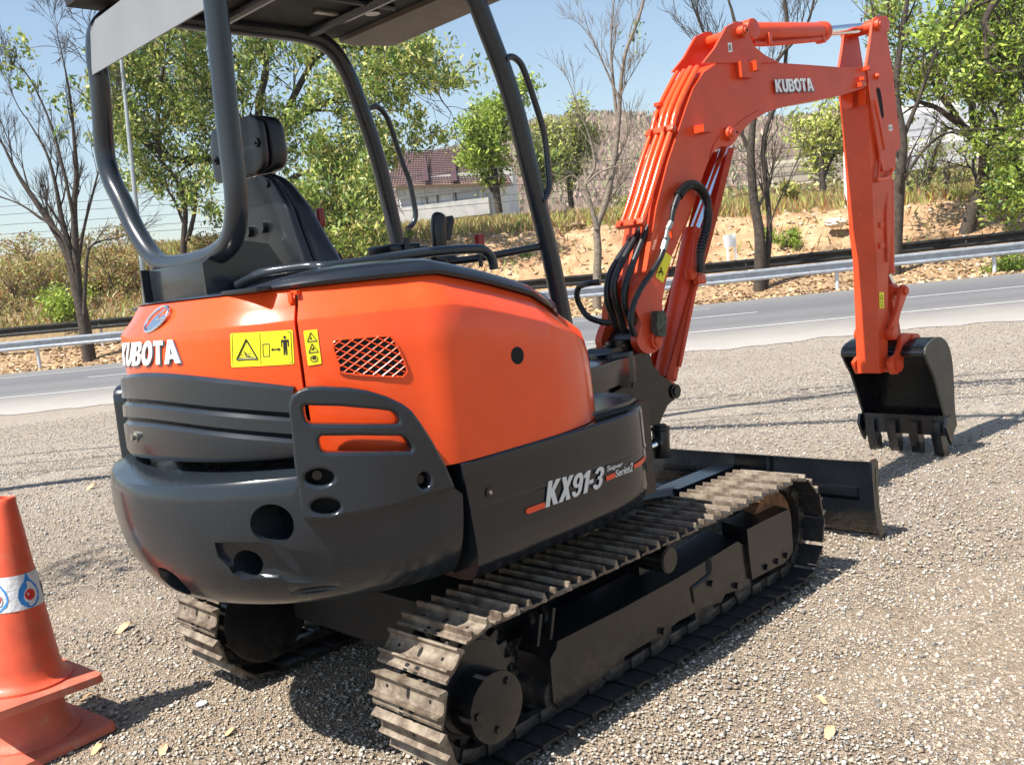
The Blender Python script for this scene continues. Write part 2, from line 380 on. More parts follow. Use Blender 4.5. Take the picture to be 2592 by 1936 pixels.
def solve_top(u, v, off=-.062):
    best = (1e9,)
    for s in np.linspace(HOODP.sx(-.95), HOODP.s[-1]-.08, 90):
        lo, hi = 1.0, 1.5
        for _ in range(18):
            mi = (lo+hi)/2
            if _pj(hood_pt(s, mi, off))[1] > v: lo = mi
            else: hi = mi
        e = abs(_pj(hood_pt(s, lo, off))[0]-u)
        if e < best[0]: best = (e, s, lo)
    return best[1], best[2]
_tt = sorted([solve_top(*p) for p in [(1100, 694), (1160, 704), (1227, 718), (1300, 740), (1363, 763), (1408, 783), (1445, 806)]])
_tt.append((HOODP.s[-1], _tt[-1][1]-.05)); _tt.insert(0, (HOODP.sx(-.97), 1.445))
def hood_zt(s):
    return 1.445 if s < _tt[0][0] else lerp_tab(s, _tt)
s_seam = HOODP.hit(757, 870)[0]; s_end = HOODP.s[-1]; s_corner = HOODP.sx(-.887)
s_left = HOODP.s[0]
def loft_hood(s0, s1, zb, n, name, extra=None, mat=ORANGE):
    m = MB(); rows = []; S = np.linspace(s0, s1, n)
    levels = [('b', -.03, 0), ('b', 0, 0), ('m', .25, .002), ('m', .5, .003), ('m', .75, .002), ('c', -.004, .002), ('c', .003, -.001), ('t', -.045, -.034), ('t', -.003, -.064), ('t', .0, -.070), ('t', -.004, -.10)]
    for kind, a, off in levels:
        row = []
        for s in S:
            zt = hood_zt(s); zc = min(1.36, zt-.085); z0 = zb(s)
            z = z0 if kind == 'b' else z0+(zc-z0)*a if kind == 'm' else zc+a if kind == 'c' else zt+a
            if kind == 'b': off2 = a
            else: off2 = off
            row.append(hood_pt(s, z, off2))
        rows.append(row)
    m.grid(rows)
    # side returns close the panel ends
    for j in (0, -1):
        col = [r[j] for r in rows]; s = S[j]
        inn = [hood_pt(s, p.z, -.11) for p in col]
        m.grid([col, inn])
    return m.done(name, mat, EX, 24)
bandz = lambda s: 1.19+.03*math.exp(-((s-HOODP.hit(420, 950)[0])/.35)**2)
band_top_px = [(306, 956), (386.5, 949), (490, 956), (605, 970), (759, 986)]
BANDP = Plan([(x-(.022 if x < -1 else .01), y*1.02) for x, y in [(a, -b) for a, b in hh[6:0:-1]]+hh[:8]])
def tab(plan, px):
    t = sorted(plan.hit(*p) for p in px); a = np.polyfit([q[0] for q in t], [q[1] for q in t], 2); return [(x, float(np.polyval(a, x))) for x in np.linspace(t[0][0]-.1, t[-1][0]+.1, 30)]
bt = tab(BANDP, band_top_px); st1 = tab(BANDP, [(299, 1018), (421, 1025), (559, 1041), (706, 1052.6)]); st2 = tab(BANDP, [(299, 1066), (421, 1071), (559, 1094), (708, 1104)]); bb = tab(BANDP, [(290, 1151), (363, 1165), (490, 1165), (743, 1160)])
rear = loft_hood(s_left+.12, s_seam-.005, lambda s: lerp_tab(s+.03, bt)-.01, 60, 'rear_hood')
side = loft_hood(s_seam+.004, s_end, lambda s: .915, 90, 'side_hood')
tag(rear, 'orange rear bonnet panel with round badge and yellow warning sticker'); tag(side, 'orange right bonnet panel with mesh vent and round hole')
m = MB()   # dark inside of the hood seen in the seam and behind the guard
m.grid([[HOODP.at(s, z, -.10) for s in np.linspace(s_left, s_corner+.1, 60)] for z in (.90, 1.38)]); m.done('engine_bay', HOLE, EX)
def sstep0(a, b, x): x = min(1, max(0, (x-a)/(b-a))); return x*x*(3-2*x)
# --- lid over the hood
m = MB(); S = np.linspace(s_left+.1, s_end, 90)
def lidz(s): return hood_zt(s)
kf = lambda s: .22+.78*sstep0(s_seam-.30, s_seam+.12, s)
rows = [[hood_pt(s, lidz(s)+dz*kf(s), off-.02*(1-kf(s))) for s in S] for dz, off in ((-.004, -.10), (.002, -.050), (.012, -.046), (.028, -.056), (.040, -.075), (.048, -.11), (.053, -.17))]
rows += [[hood_pt(s, lidz(s)+.053*kf(s), -.17).lerp(Vector((-.72, -.12, 1.48)), k) for s in S] for k in (.4, .8)]
m.grid(rows); m.done('bonnet_lid', LIDM, EX, 50)
# --- dark rear band with two steps
m = MB(); SB = np.linspace(BANDP.hit(300, 1000)[0]-.25, BANDP.hit(750, 1050)[0], 70); rows = []
for f in (lambda s: (lerp_tab(s, bt)+.004, -.035), lambda s: (lerp_tab(s, bt)+.004, -.012), lambda s: (lerp_tab(s, bt)-.006, 0), lambda s: (lerp_tab(s, st1)+.012, 0.004), lambda s: (lerp_tab(s, st1)+.004, -.010), lambda s: (lerp_tab(s, st1)-.012, .006), lambda s: (lerp_tab(s, st2)+.012, .008), lambda s: (lerp_tab(s, st2)+.004, -.006), lambda s: (lerp_tab(s, st2)-.012, .011), lambda s: (lerp_tab(s, bb)+.02, .012), lambda s: (lerp_tab(s, bb)+.002, .004), lambda s: (lerp_tab(s, bb), -.05)):
    rows.append([BANDP.at(s, f(s)[0], f(s)[1]) for s in SB])
m.grid(rows); band = m.done('rear_cover', DARKG, EX, 28)
bp = BANDP.at(*BANDP.hit(356, 1102), .012); nb = (bp-Vector((0, 0, bp.z))).normalized()
MB().cyl(bp-nb*.004, bp+nb*.016, .010, n=16).cyl(bp-nb*.004, bp+nb*.004, .017, n=20).done('bolt', SCREW, band)
# --- counterweight
cwh = [(-1.49, 0), (-1.475, -.14), (-1.44, -.27), (-1.37, -.41), (-1.26, -.535), (-1.12, -.635), (-.98, -.692), (-.872, -.715)]
CWP = Plan([(x, -y) for x, y in cwh[:0:-1]]+cwh)
m = MB(); SS = np.linspace(0, CWP.s[-1], 90); rows = []
for z, off in ((.975, -.13), (.965, -.05), (.955, -.008), (.945, 0), (.90, .004), (.83, .004), (.76, -.006), (.70, -.022), (.65, -.045), (.61, -.072), (.582, -.105), (.566, -.15), (.562, -.22)):
    dip = [.0 if z < .94 else -.012*math.exp(-((s-CWP.s[-1]/2)/.3)**2) for s in SS]
    row = [CWP.at(s, z+d, off) for s, d in zip(SS, dip)]
    xs = -.872+(.93-z)*.09-max(0, z-.84)*1.5
    row = [Vector((min(p.x, xs), p.y, p.z)) for p in row]
    rows.append(row+[Vector((xs, row[-1].y+.02, z)), Vector((xs, row[0].y-.02, z))])
V = m.grid(rows, close=True); m.bm.faces.new(V[0]); m.bm.faces.new(V[-1][::-1])
cw = m.done('counterweight', DARKG, EX, 30)
cuts = []
def cutter(px, r, plan, deep=.16, dirv=None, sc=None):
    s, z = plan.hit(*px); p = plan.at(s, z, .03); n = (plan.at(s, z, .05)-plan.at(s, z, 0)).normalized() if dirv is None else Vector(dirv).normalized()
    c = MB().cyl(p+n*.05, p-n*deep, r, n=40).done('cut', HOLE, None, 0); return c
CWM = Plan([(x*.955+.0, y*.97) for x, y in [(a, -b) for a, b in cwh[:0:-1]]+cwh])
cuts = [cutter((679, 1327), .055, CWP, .15, (-1, -.35, 0)), cutter((637, 1421), .040, CWM, .14, (-1, -.3, -.1)), cutter((452, 1470), .056, CWM, .14, (-.95, .1, -.2))]
e = MB(); r = bmesh.ops.create_uvsphere(e.bm, u_segments=40, v_segments=20, radius=1)
s_, z_ = CWM.hit(806, 1492); pc = CWM.at(s_, z_-.005, .045); nn = (CWM.at(s_, z_, .1)-CWM.at(s_, z_, 0)).normalized(); ax = Vector((-nn.y, nn.x, 0))
M = Matrix((( ax.x*.15, nn.x*.066, 0, pc.x), (ax.y*.15, nn.y*.066, 0, pc.y), (0, 0, .020, pc.z), (0, 0, 0, 1))); bmesh.ops.transform(e.bm, matrix=M, verts=e.bm.verts)
cuts.append(e.done('cut', HOLE, None, 0))
# recessed scoop around the lower hole
def cwd(u, v):
    dg = None; s, z = CWP.hit(u, v); off = lerp_tab(z, [(.562, -.22), (.566, -.15), (.582, -.105), (.61, -.072), (.65, -.045), (.70, -.022), (.76, -.006), (.83, .004)])
    for _ in range(3):
        pl = CWP; pp = CWP.at(s, z, off); s2, z2_ = s, z
        o, d = ray(u, v); n = (CWP.at(s, z, 1)-CWP.at(s, z, 0)); h = hit(u, v, tuple(n), float(np.array(n)@np.array(pp))); z = h.z
        dd = np.hypot(CWP.p[:, 0]+CWP.n[:, 0]*off-h.x, CWP.p[:, 1]+CWP.n[:, 1]*off-h.y); s = CWP.s[int(dd.argmin())]
        off = lerp_tab(z, [(.562, -.22), (.566, -.15), (.582, -.105), (.61, -.072), (.65, -.045), (.70, -.022), (.76, -.006), (.83, .004)])
    return CWP.at(s, z, off+.002)
sc_ = [(534, 1374, .020), (585, 1371, .020), (650, 1371, .018), (720, 1380, .013), (790, 1400, .006), (850, 1440, .000), (800, 1474, .002), (735, 1474, .010), (700, 1463, .014), (655, 1464, .018), (618, 1463, .020), (590, 1440, .020), (560, 1409, .020)]
m = MB(); PP = [cwd(a, b) for a, b, c in sc_]; cen = sum(PP, Vector())/len(PP); nrm_ = (CWM.at(CWM.hit(660, 1420)[0], 0, 1)-CWM.at(CWM.hit(660, 1420)[0], 0, 0)); nrm_ = (nrm_+Vector((0, 0, -.45))).normalized()
A = [m.bm.verts.new(p+nrm_*.06) for p in PP]; B = [m.bm.verts.new(p-nrm_*c[2]) for p, c in zip(PP, sc_)]; ca, cb = m.bm.verts.new(cen+nrm_*.09), m.bm.verts.new(cen-nrm_*.018)
for i in range(len(PP)):
    k = (i+1) % len(PP); m.bm.faces.new((A[i], A[k], B[k], B[i])); m.bm.faces.new((ca, A[k], A[i])); m.bm.faces.new((cb, B[i], B[k]))
cuts.append(m.done('cut', HOLE, None, 0))
# --- guard at the rear right corner
GP = Plan([(x-(.014 if i > 8 else 0), y*1.02) for i, (x, y) in enumerate([(a, -b) for a, b in cwh[:0:-1]]+cwh)])
go = [(290, 1590), (262, 1400), (240, 1200), (200, 950), (170, 600), (145, 400), (140, 300), (170, 220), (250, 160), (350, 125), (500, 118), (800, 135), (1000, 165), (1200, 225), (1380, 310), (1480, 390), (1580, 530), (1700, 720), (1830, 960), (1945, 1230), (1760, 1272), (1600, 1320), (1300, 1420), (1000, 1490), (600, 1560)]
g1 = [(298, 350), (320, 325), (700, 335), (1100, 370), (1250, 390), (1310, 430), (1335, 480), (1330, 520), (1290, 531), (700, 532), (380, 528), (330, 505), (310, 440)]
g2 = [(468, 690), (500, 660), (900, 655), (1350, 660), (1400, 680), (1450, 740), (1472, 800), (1460, 828), (900, 837), (550, 842), (500, 825), (478, 770)]
def ell(cx, cy, a, b): return [(cx+a*math.cos(t), cy+b*math.sin(t)) for t in np.linspace(0, 2*math.pi, 21)[:-1]]
gh = [GP.hit(*r4(*p)) for p in go]; gc = (sum(a for a, b in gh)/len(gh), sum(b for a, b in gh)/len(gh))
bmc = curve_shape([[(gc[0]+(a-gc[0])*1.022, gc[1]+(b-gc[1])*1.018) for a, b in gh]], .12)
cuts.append(bm_done(bmc, lambda x, y, z: GP.at(x, y, .07-z), 'cut', HOLE, None, cuts=24, ang=0))
boolean(cw, cuts)
ols = [[GP.hit(*r4(*p)) for p in o] for o in (go, g1, g2, ell(478, 1115, 158, 92), ell(545, 1432, 160, 88), ell(1605, 1148, 66, 88))]
bm = curve_shape(ols, .05, .009)
guard = bm_done(bm, lambda x, y, z: GP.at(x, y, .016-z), 'corner_guard', DARKG, EX, cuts=44, ang=38)
m = MB()
for c, rr in (((478, 1115), .042), ((545, 1428), .038), ((1605, 1148), .018)):
    s_, z_ = GP.hit(*r4(*c)); a = GP.at(s_, z_, -.036); n = (GP.at(s_, z_, 1)-GP.at(s_, z_, 0)); m.cyl(a-n*.002, a+n*.004, rr+.006, n=24)
m.done('socket', HOLE, guard)
m = MB()
for c, rr in (((440, 1110), .013), ((1600, 1150), .012)):
    s_, z_ = GP.hit(*r4(*c)); a = GP.at(s_, z_, -.036); n = (GP.at(s_, z_, 1)-GP.at(s_, z_, 0)); m.cyl(a, a+n*.022, rr, n=16)
m.done('bolt', BLACK, guard)
lgm = guard.data.copy(); lgm.transform(Matrix.Diagonal((1, -1, 1, 1))); lgm.flip_normals(); lg_ = bpy.data.objects.new('corner_guard', lgm); C.objects.link(lg_); lg_.parent = EX; ORI[lg_.name] = Vector((0, 0, 0))
# --- house core
m = MB(); m.box((-.36, .02, .75), (1.0, 1.28, .34)).box((-.58, .08, 1.06), (.5, 1.0, .3)); m.box((-.95, 0, .86), (.6, 1.0, .2)); m.box((-.98, .0, 1.2), (.36, .9, .4)); m.done('house_frame', BLACK, EX)
MB().cyl((0, 0, .44), (0, 0, .60), .42, n=48).done('slew_ring', BLACK, EX)
# left flank
m = MB(); m.box((-.42, .69, .77), (.9, .04, .34)).box((-.5, .67, 1.1), (.7, .05, .36)); m.done('left_panel', DARKG, EX)
# --- right side panel
sp = [(-.862, -.715), (-.7, -.722), (-.5, -.724), (-.3, -.722), (-.1, -.712), (.01, -.682), (.10, -.612), (.148, -.52), (.162, -.40), (.165, -.2), (.165, .12)]
SPP = Plan(sp); m = MB(); SS = np.linspace(0, SPP.s[-1], 60); rows = []
for z, off in ((.912, -.03), (.914, -.008), (.908, -.001), (.90, 0), (.86, .001), (.79, .001), (.774, .0035), (.77, .0), (.70, .0), (.64, -.002), (.605, -.012), (.575, -.03), (.555, -.06), (.55, -.1)):
    row = [SPP.at(s, z+(.012*max(0, (s-.8)) if z > .85 else 0), off) for s in SS]; row[0].x += (.93-z)*.09; row[1].x += (.93-z)*.05
    rows.append(row+[Vector((.15, .12, z)), Vector((-.80, -.3, z))])
V = m.grid(rows, close=True); m.bm.faces.new(V[0]); m.bm.faces.new(V[-1][::-1]); panel = m.done('side_panel', PANELG, EX, 30)
m = MB(); m.prism([(.0, -.64), (.10, -.60), (.155, -.5), (.165, -.36), (.165, .1), (-.3, .1), (-.3, -.66)], lambda x, y: Vector((x, y, .926)), lambda x, y: Vector((x, y, .938))).bevel(.006); m.done('fender_mat', LIDM, EX)
def lay(px, plan, off=.0025): s, z = plan.hit(*px); return plan.at(s, z, off)
def side_q(pxs, plan=SPP, off=.003):
    q = [lay(p, plan, off) for p in pxs]; return quadmap(*q)
def letters(txt, pxs, mat, parent, name='lettering', plan=None, offset=.02, spacing=1, block=None, off=.003, thick=1, th=.002, cuts=0, q=None):
    if q is None:
        hs = [plan.hit(*p) for p in pxs]
        def f(x, y, z):
            s = hs[0][0]*(1-x)*(1-y)+hs[1][0]*x*(1-y)+hs[2][0]*x*y+hs[3][0]*(1-x)*y; zz = hs[0][1]*(1-x)*(1-y)+hs[1][1]*x*(1-y)+hs[2][1]*x*y+hs[3][1]*(1-x)*y
            return plan.at(s, zz, off+z*th)
    else: f = q
    return bm_done(block_bm(txt, *block) if block else text_bm(txt, offset, 0, spacing), f, name, mat, parent, cuts=cuts)
letters('KX91-3', [z5(832, 1397), z5(1142, 1283), z5(1162, 1165), z5(848, 1250)], SILV, panel, plan=SPP, block=(.32, .06), off=.0045, cuts=6)
letters('Super', [z5(1176, 1204), z5(1262, 1172), z5(1266, 1140), z5(1178, 1166)], SILV, panel, plan=SPP, offset=.012, cuts=4)
letters('Series2', [z5(1224, 1228), z5(1318, 1194), z5(1322, 1142), z5(1226, 1190)], SILV, panel, plan=SPP, offset=.010, cuts=6)
def patch(pxs, plan, mat, parent, name, off=.003, cuts=6, hitf=None):
    bm = curve_shape([[plan.hit(*p) for p in pxs]], .001)
    return bm_done(bm, lambda x, y, z: plan.at(x, y, off+z), name, mat, parent, cuts=cuts)
patch([z5(724, 1412), z5(735, 1400), z5(830, 1366), z5(833, 1396), z5(740, 1433), z5(728, 1428)], SPP, REDL, panel, 'stripe')
patch([z5(1172, 1222), z5(1222, 1202), z5(1224, 1228), z5(1175, 1250)], SPP, REDL, panel, 'stripe')
patch([z5(1326, 1160), z5(1355, 1140), z5(1388, 1108), z5(1390, 1128), z5(1360, 1165), z5(1330, 1180)], SPP, REDL, panel, 'stripe', cuts=8)
c = lay(z5(525, 1312), SPP); MB().cyl(c+Vector((0, .01, 0)), c+Vector((0, -.002, 0)), .016, n=20).done('bolt', BLACK, panel); MB().cyl(c, c+Vector((0, -.006, 0)), .006, n=12).done('bolt', SCREW, panel)
# --- hood details
c = lay((1308, 900), HOODP, .003); MB().cyl(c+Vector((0, .02, 0)), c+Vector((0, -.001, 0)), .026, n=32).done('round_hole', HOLE, side)
gpx = [(620, 850), (650, 800), (700, 778), (1190, 742), (1270, 772), (1330, 860), (1430, 1110), (1400, 1170), (1330, 1190), (750, 1150), (690, 1060)]
gpx = [r2(*p) for p in gpx]; GQ = [HOODP.hit(*p) for p in gpx]
bm = curve_shape([sm2(GQ, 3)], .001); vent = bm_done(bm, lambda x, y, z: HOODP.at(x, y, .0035+z), 'vent', HOLE, side, cuts=8)
m = MB()
def inpoly(p, poly):
    x, y = p; c = False; n = len(poly)
    for i in range(n):
        x1, y1 = poly[i]; x2, y2 = poly[(i+1) % n]
        if (y1 > y) != (y2 > y) and x < (x2-x1)*(y-y1)/(y2-y1)+x1: c = not c
    return c
gs = [p[0] for p in GQ]; gz = [p[1] for p in GQ]; s0, s1_, z0_, z1_ = min(gs), max(gs), min(gz), max(gz)
for sg in (1, -1):
    for k in np.arange(-1.2, 1.4, .021):
        prev = None
        for i in range(81):
            s = s0-.01+(s1_-s0+.02)*i/80; z = z0_+k*1.0+sg*(s-s0)*.62
            ok = inpoly((s, z), GQ)
            if ok and prev is not None and prev[0] is False or (ok and prev is None): st = (s, z)
            if prev is not None and prev[0] and not ok or (ok and i == 80):
                m.tube([HOODP.at(st[0]+(s-st[0])*t, st[1]+(z-st[1])*t, .006) for t in (0, .5, 1)], .0017, n=4, smooth=1)
            prev = (ok,)
m.tube([HOODP.at(a, b, .005) for a, b in sm2(GQ, 3)]+[HOODP.at(*GQ[0], .005)], .0028, n=5, smooth=1)
m.done('vent_mesh', ORANGE, side)
# hinge tabs and a latch over the bonnet seam
hp_ = hood_pt(s_seam, hood_zt(s_seam)-.012, -.050); m = MB(); m.box(hp_, (.03, .018, .012), Matrix.Rotation(.5, 3, 'Z')); m.box(hp_+Vector((-.02, -.0, -.012)), (.012, .012, .03), Matrix.Rotation(.5, 3, 'Z')); m.bevel(.002); m.done('hinge', ORANGE, side)
hp_ = hood_pt(s_seam-.16, 1.452, -.066); m = MB(); m.box(hp_, (.05, .16, .014), Matrix.Rotation(.12, 3, 'Z')); m.bevel(.003); m.done('latch_plate', BLACK, rear)
# yellow stickers
def sticker(px4, name, par, draw, off=.0035, plan=HOODP):
    hs = [plan.hit(*p) for p in px4]
    def f(x, y, z=0):
        s = hs[0][0]*(1-x)*(1-y)+hs[1][0]*x*(1-y)+hs[2][0]*x*y+hs[3][0]*(1-x)*y; zz = hs[0][1]*(1-x)*(1-y)+hs[1][1]*x*(1-y)+hs[2][1]*x*y+hs[3][1]*(1-x)*y
        return plan.at(s, zz, off+z)
    bm = curve_shape([[(.02, 0), (.98, 0), (1, .03), (1, .97), (.98, 1), (.02, 1), (0, .97), (0, .03)]], .002); st = bm_done(bm, lambda x, y, z: f(x, y, z/4), name, YEL, par, cuts=8)
    m = MB(); draw(m, f); m.done('pictogram', INK, st); return st
def line(m, f, pts, w=.006, zz=.0012, closed=True):
    P = [f(x, y, zz) for x, y in pts]
    if closed: P = P+[P[0]]
    for a, b in zip(P[:-1], P[1:]): m.tube([a, b], w, n=4, smooth=1)
def fill(m, f, pts, zz=.0012):
    m.face([f(x, y, zz) for x, y in pts])
def draw_big(m, f):
    line(m, f, [(.03, .05), (.97, .05), (.97, .95), (.03, .95)], .0007); line(m, f, [(.49, .05), (.49, .95)], .0007, closed=False)
    line(m, f, [(.10, .22), (.44, .22), (.27, .80)], .0025); line(m, f, [(.15, .28), (.38, .28)], .0007, closed=False); line(m, f, [(.22, .45), (.26, .40), (.25, .33), (.32, .31)], .0016, closed=False); line(m, f, [(.16, .36), (.35, .38)], .0006, closed=False)
    line(m, f, [(.53, .28), (.63, .28), (.63, .64), (.53, .64)], .0009)
    fill(m, f, [(.655, .46), (.69, .52), (.69, .48), (.77, .48), (.77, .52), (.81, .46), (.77, .40), (.77, .44), (.69, .44), (.69, .40)])
    fill(m, f, [(.875+.022*math.cos(t), .80+.045*math.sin(t)) for t in np.linspace(0, 6.283, 13)[:-1]])
    fill(m, f, [(.815, .73), (.935, .73), (.935, .52), (.92, .52), (.918, .66), (.905, .66), (.905, .28), (.883, .28), (.876, .5), (.869, .28), (.847, .28), (.847, .66), (.832, .66), (.83, .52), (.815, .52)])
sticker([r1(1425, 1083), r1(2112, 1048), r1(2092, 672), r1(1412, 712)], 'warning_sticker', rear, draw_big)
def draw_small(m, f):
    for y in (.68, .36): line(m, f, [(.18, y), (.88, y+.0), (.5, y+.25)], .0011)
    fill(m, f, [(.4, .74), (.55, .72), (.5, .82), (.45, .78)]); fill(m, f, [(.4, .42), (.6, .42), (.62, .52), (.5, .48)])
    line(m, f, [(.5+.26*math.cos(t), .18+.085*math.sin(t)) for t in np.linspace(0, 6.283, 15)[:-1]], .001); fill(m, f, [(.4, .15), (.62, .15), (.66, .22), (.5, .24), (.38, .2)])
sticker([r2(350, 1066), r2(497, 1044), r2(448, 666), r2(298, 684)], 'warning_sticker', side, draw_small)
letters('KUBOTA', [r1(232, 1062), r1(882, 1032), r1(838, 772), r1(248, 812)], WHITE, rear, plan=HOODP, block=(.30, .08), off=.006, th=.003, cuts=14)
letters('KUBOTA', [r1(238, 1072), r1(892, 1042), r1(846, 782), r1(252, 818)], GREYINK, rear, name='letter_shadow', plan=HOODP, block=(.30, .08, .02), off=.0045, th=.0005, cuts=14)
# badge: chrome ring with a slanted emblem on the sloping face
def slope_pt(u, v, lift=0):
    s, z = HOODP.hit(u, v); k = max(0, min(1, (z-1.36)/.085)); off = -.06*k
    p0 = hood_pt(s, z, off); n = (HOODP.at(s, 0, 1)-HOODP.at(s, 0, 0)); n = Vector((n.x, n.y, .7)).normalized()
    h = hit(u, v, tuple(n), float(np.array(n)@np.array(p0))); return h+n*lift, n
m = MB(); ring = []
bc_, bn = slope_pt(*r1(610, 560)); pA = slope_pt(*r1(735, 480))[0]; pB = slope_pt(*r1(482, 640))[0]; pC = slope_pt(*r1(560, 520))[0]
ex = (pA-pB).normalized(); ey = bn.cross(ex).normalized(); ra = (pA-pB).length/2; rb = ra*.62; bc0 = (pA+pB)/2
el = lambda t, k=1, l=.004: bc0+ex*ra*k*math.cos(t)+ey*rb*k*math.sin(t)+bn*l
m.tube([el(t) for t in np.linspace(0, 2*math.pi, 37)], .0048, n=8, smooth=1, caps=False)
m.face([el(t, .95, .003) for t in (-2.9, -2.4, -1.9, -1.4, -.7, 0)]+[bc0+ex*.1*ra+ey*.1*rb+bn*.003, bc0-ex*.2*ra+ey*.55*rb+bn*.003]) ; m.tube([el(.7, .9), bc0+bn*.005, el(-.5, .85)], .0035, n=6, smooth=3)
m.done('badge', CHROME, rear)
# --- tracks
DT, ZT, RT_ = .865, .245, .212
per = 4*DT+2*math.pi*RT_; NSH = 42; pitch = per/NSH
def track_at(d):
    d %= per
    if d < 2*DT: return Vector((-DT+d, 0, ZT+RT_-.004*math.sin(math.pi*d/(2*DT)))), Vector((1, 0, 0)), Vector((0, 0, 1))
    d -= 2*DT
    if d < math.pi*RT_:
        a = math.pi/2-d/RT_; return Vector((DT+RT_*math.cos(a), 0, ZT+RT_*math.sin(a))), Vector((math.sin(a), 0, -math.cos(a))), Vector((math.cos(a), 0, math.sin(a)))
    d -= math.pi*RT_
    if d < 2*DT: return Vector((DT-d, 0, ZT-RT_)), Vector((-1, 0, 0)), Vector((0, 0, -1))
    d -= 2*DT; a = -math.pi/2-d/RT_
    return Vector((-DT+RT_*math.cos(a), 0, ZT+RT_*math.sin(a))), Vector((math.sin(a), 0, -math.cos(a))), Vector((math.cos(a), 0, math.sin(a)))
prof = [(-.058, .004), (-.050, .008), (-.038, .006), (-.033, .008), (-.030, .024), (-.024, .025), (-.019, .009), (-.010, .004), (.018, .004), (.028, .009), (.032, .024), (.038, .025), (.043, .008), (.046, .000), (.042, -.006), (.030, -.004), (-.020, -.004), (-.036, .0), (-.056, -.001)]
def shoe_mesh(seed):
    m = MB(); rr = random.Random(seed); hw = .152
    m.prism(prof, lambda x, y: Vector((x, -hw+rr.uniform(-.0006, .0006), y)), lambda x, y: Vector((x, hw, y))); m.bevel(.0016, 1, 40)
    for cy, a, b in ((0, .015, .0075), (.095, .0055, .0055), (-.095, .0055, .0055)):
        m.bm.faces.new([m.bm.verts.new((.004+a*math.cos(t), cy+b*math.sin(t), .0052)) for t in np.linspace(0, 6.283, 13)[:-1]]).material_index = 1
    for y in (-.022, .022): m.bm.faces.new([m.bm.verts.new(q) for q in ((-.0585, y-.008, .0068), (-.036, y-.008, .0082), (-.036, y+.008, .0082), (-.0585, y+.008, .0068))]).material_index = 1
    # link lugs under the plate
    for y in (-.035, .035): m.box((0, y, -.026), (.095, .016, .04))
    bmesh.ops.recalc_face_normals(m.bm, faces=m.bm.faces); me = bpy.data.meshes.new('track_shoe'); m.bm.to_mesh(me); m.bm.free(); me.materials.append(STEEL); me.materials.append(HOLE); sharp(me, 35); return me
shoes = [shoe_mesh(i) for i in range(3)]
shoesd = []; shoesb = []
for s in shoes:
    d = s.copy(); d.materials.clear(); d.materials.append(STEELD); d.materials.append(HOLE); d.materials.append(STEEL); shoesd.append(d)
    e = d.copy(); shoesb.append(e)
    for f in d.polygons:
        if f.material_index == 0 and (f.center.z > .0125 or abs(f.center.y) > .150 and f.center.z > .006): f.material_index = 2
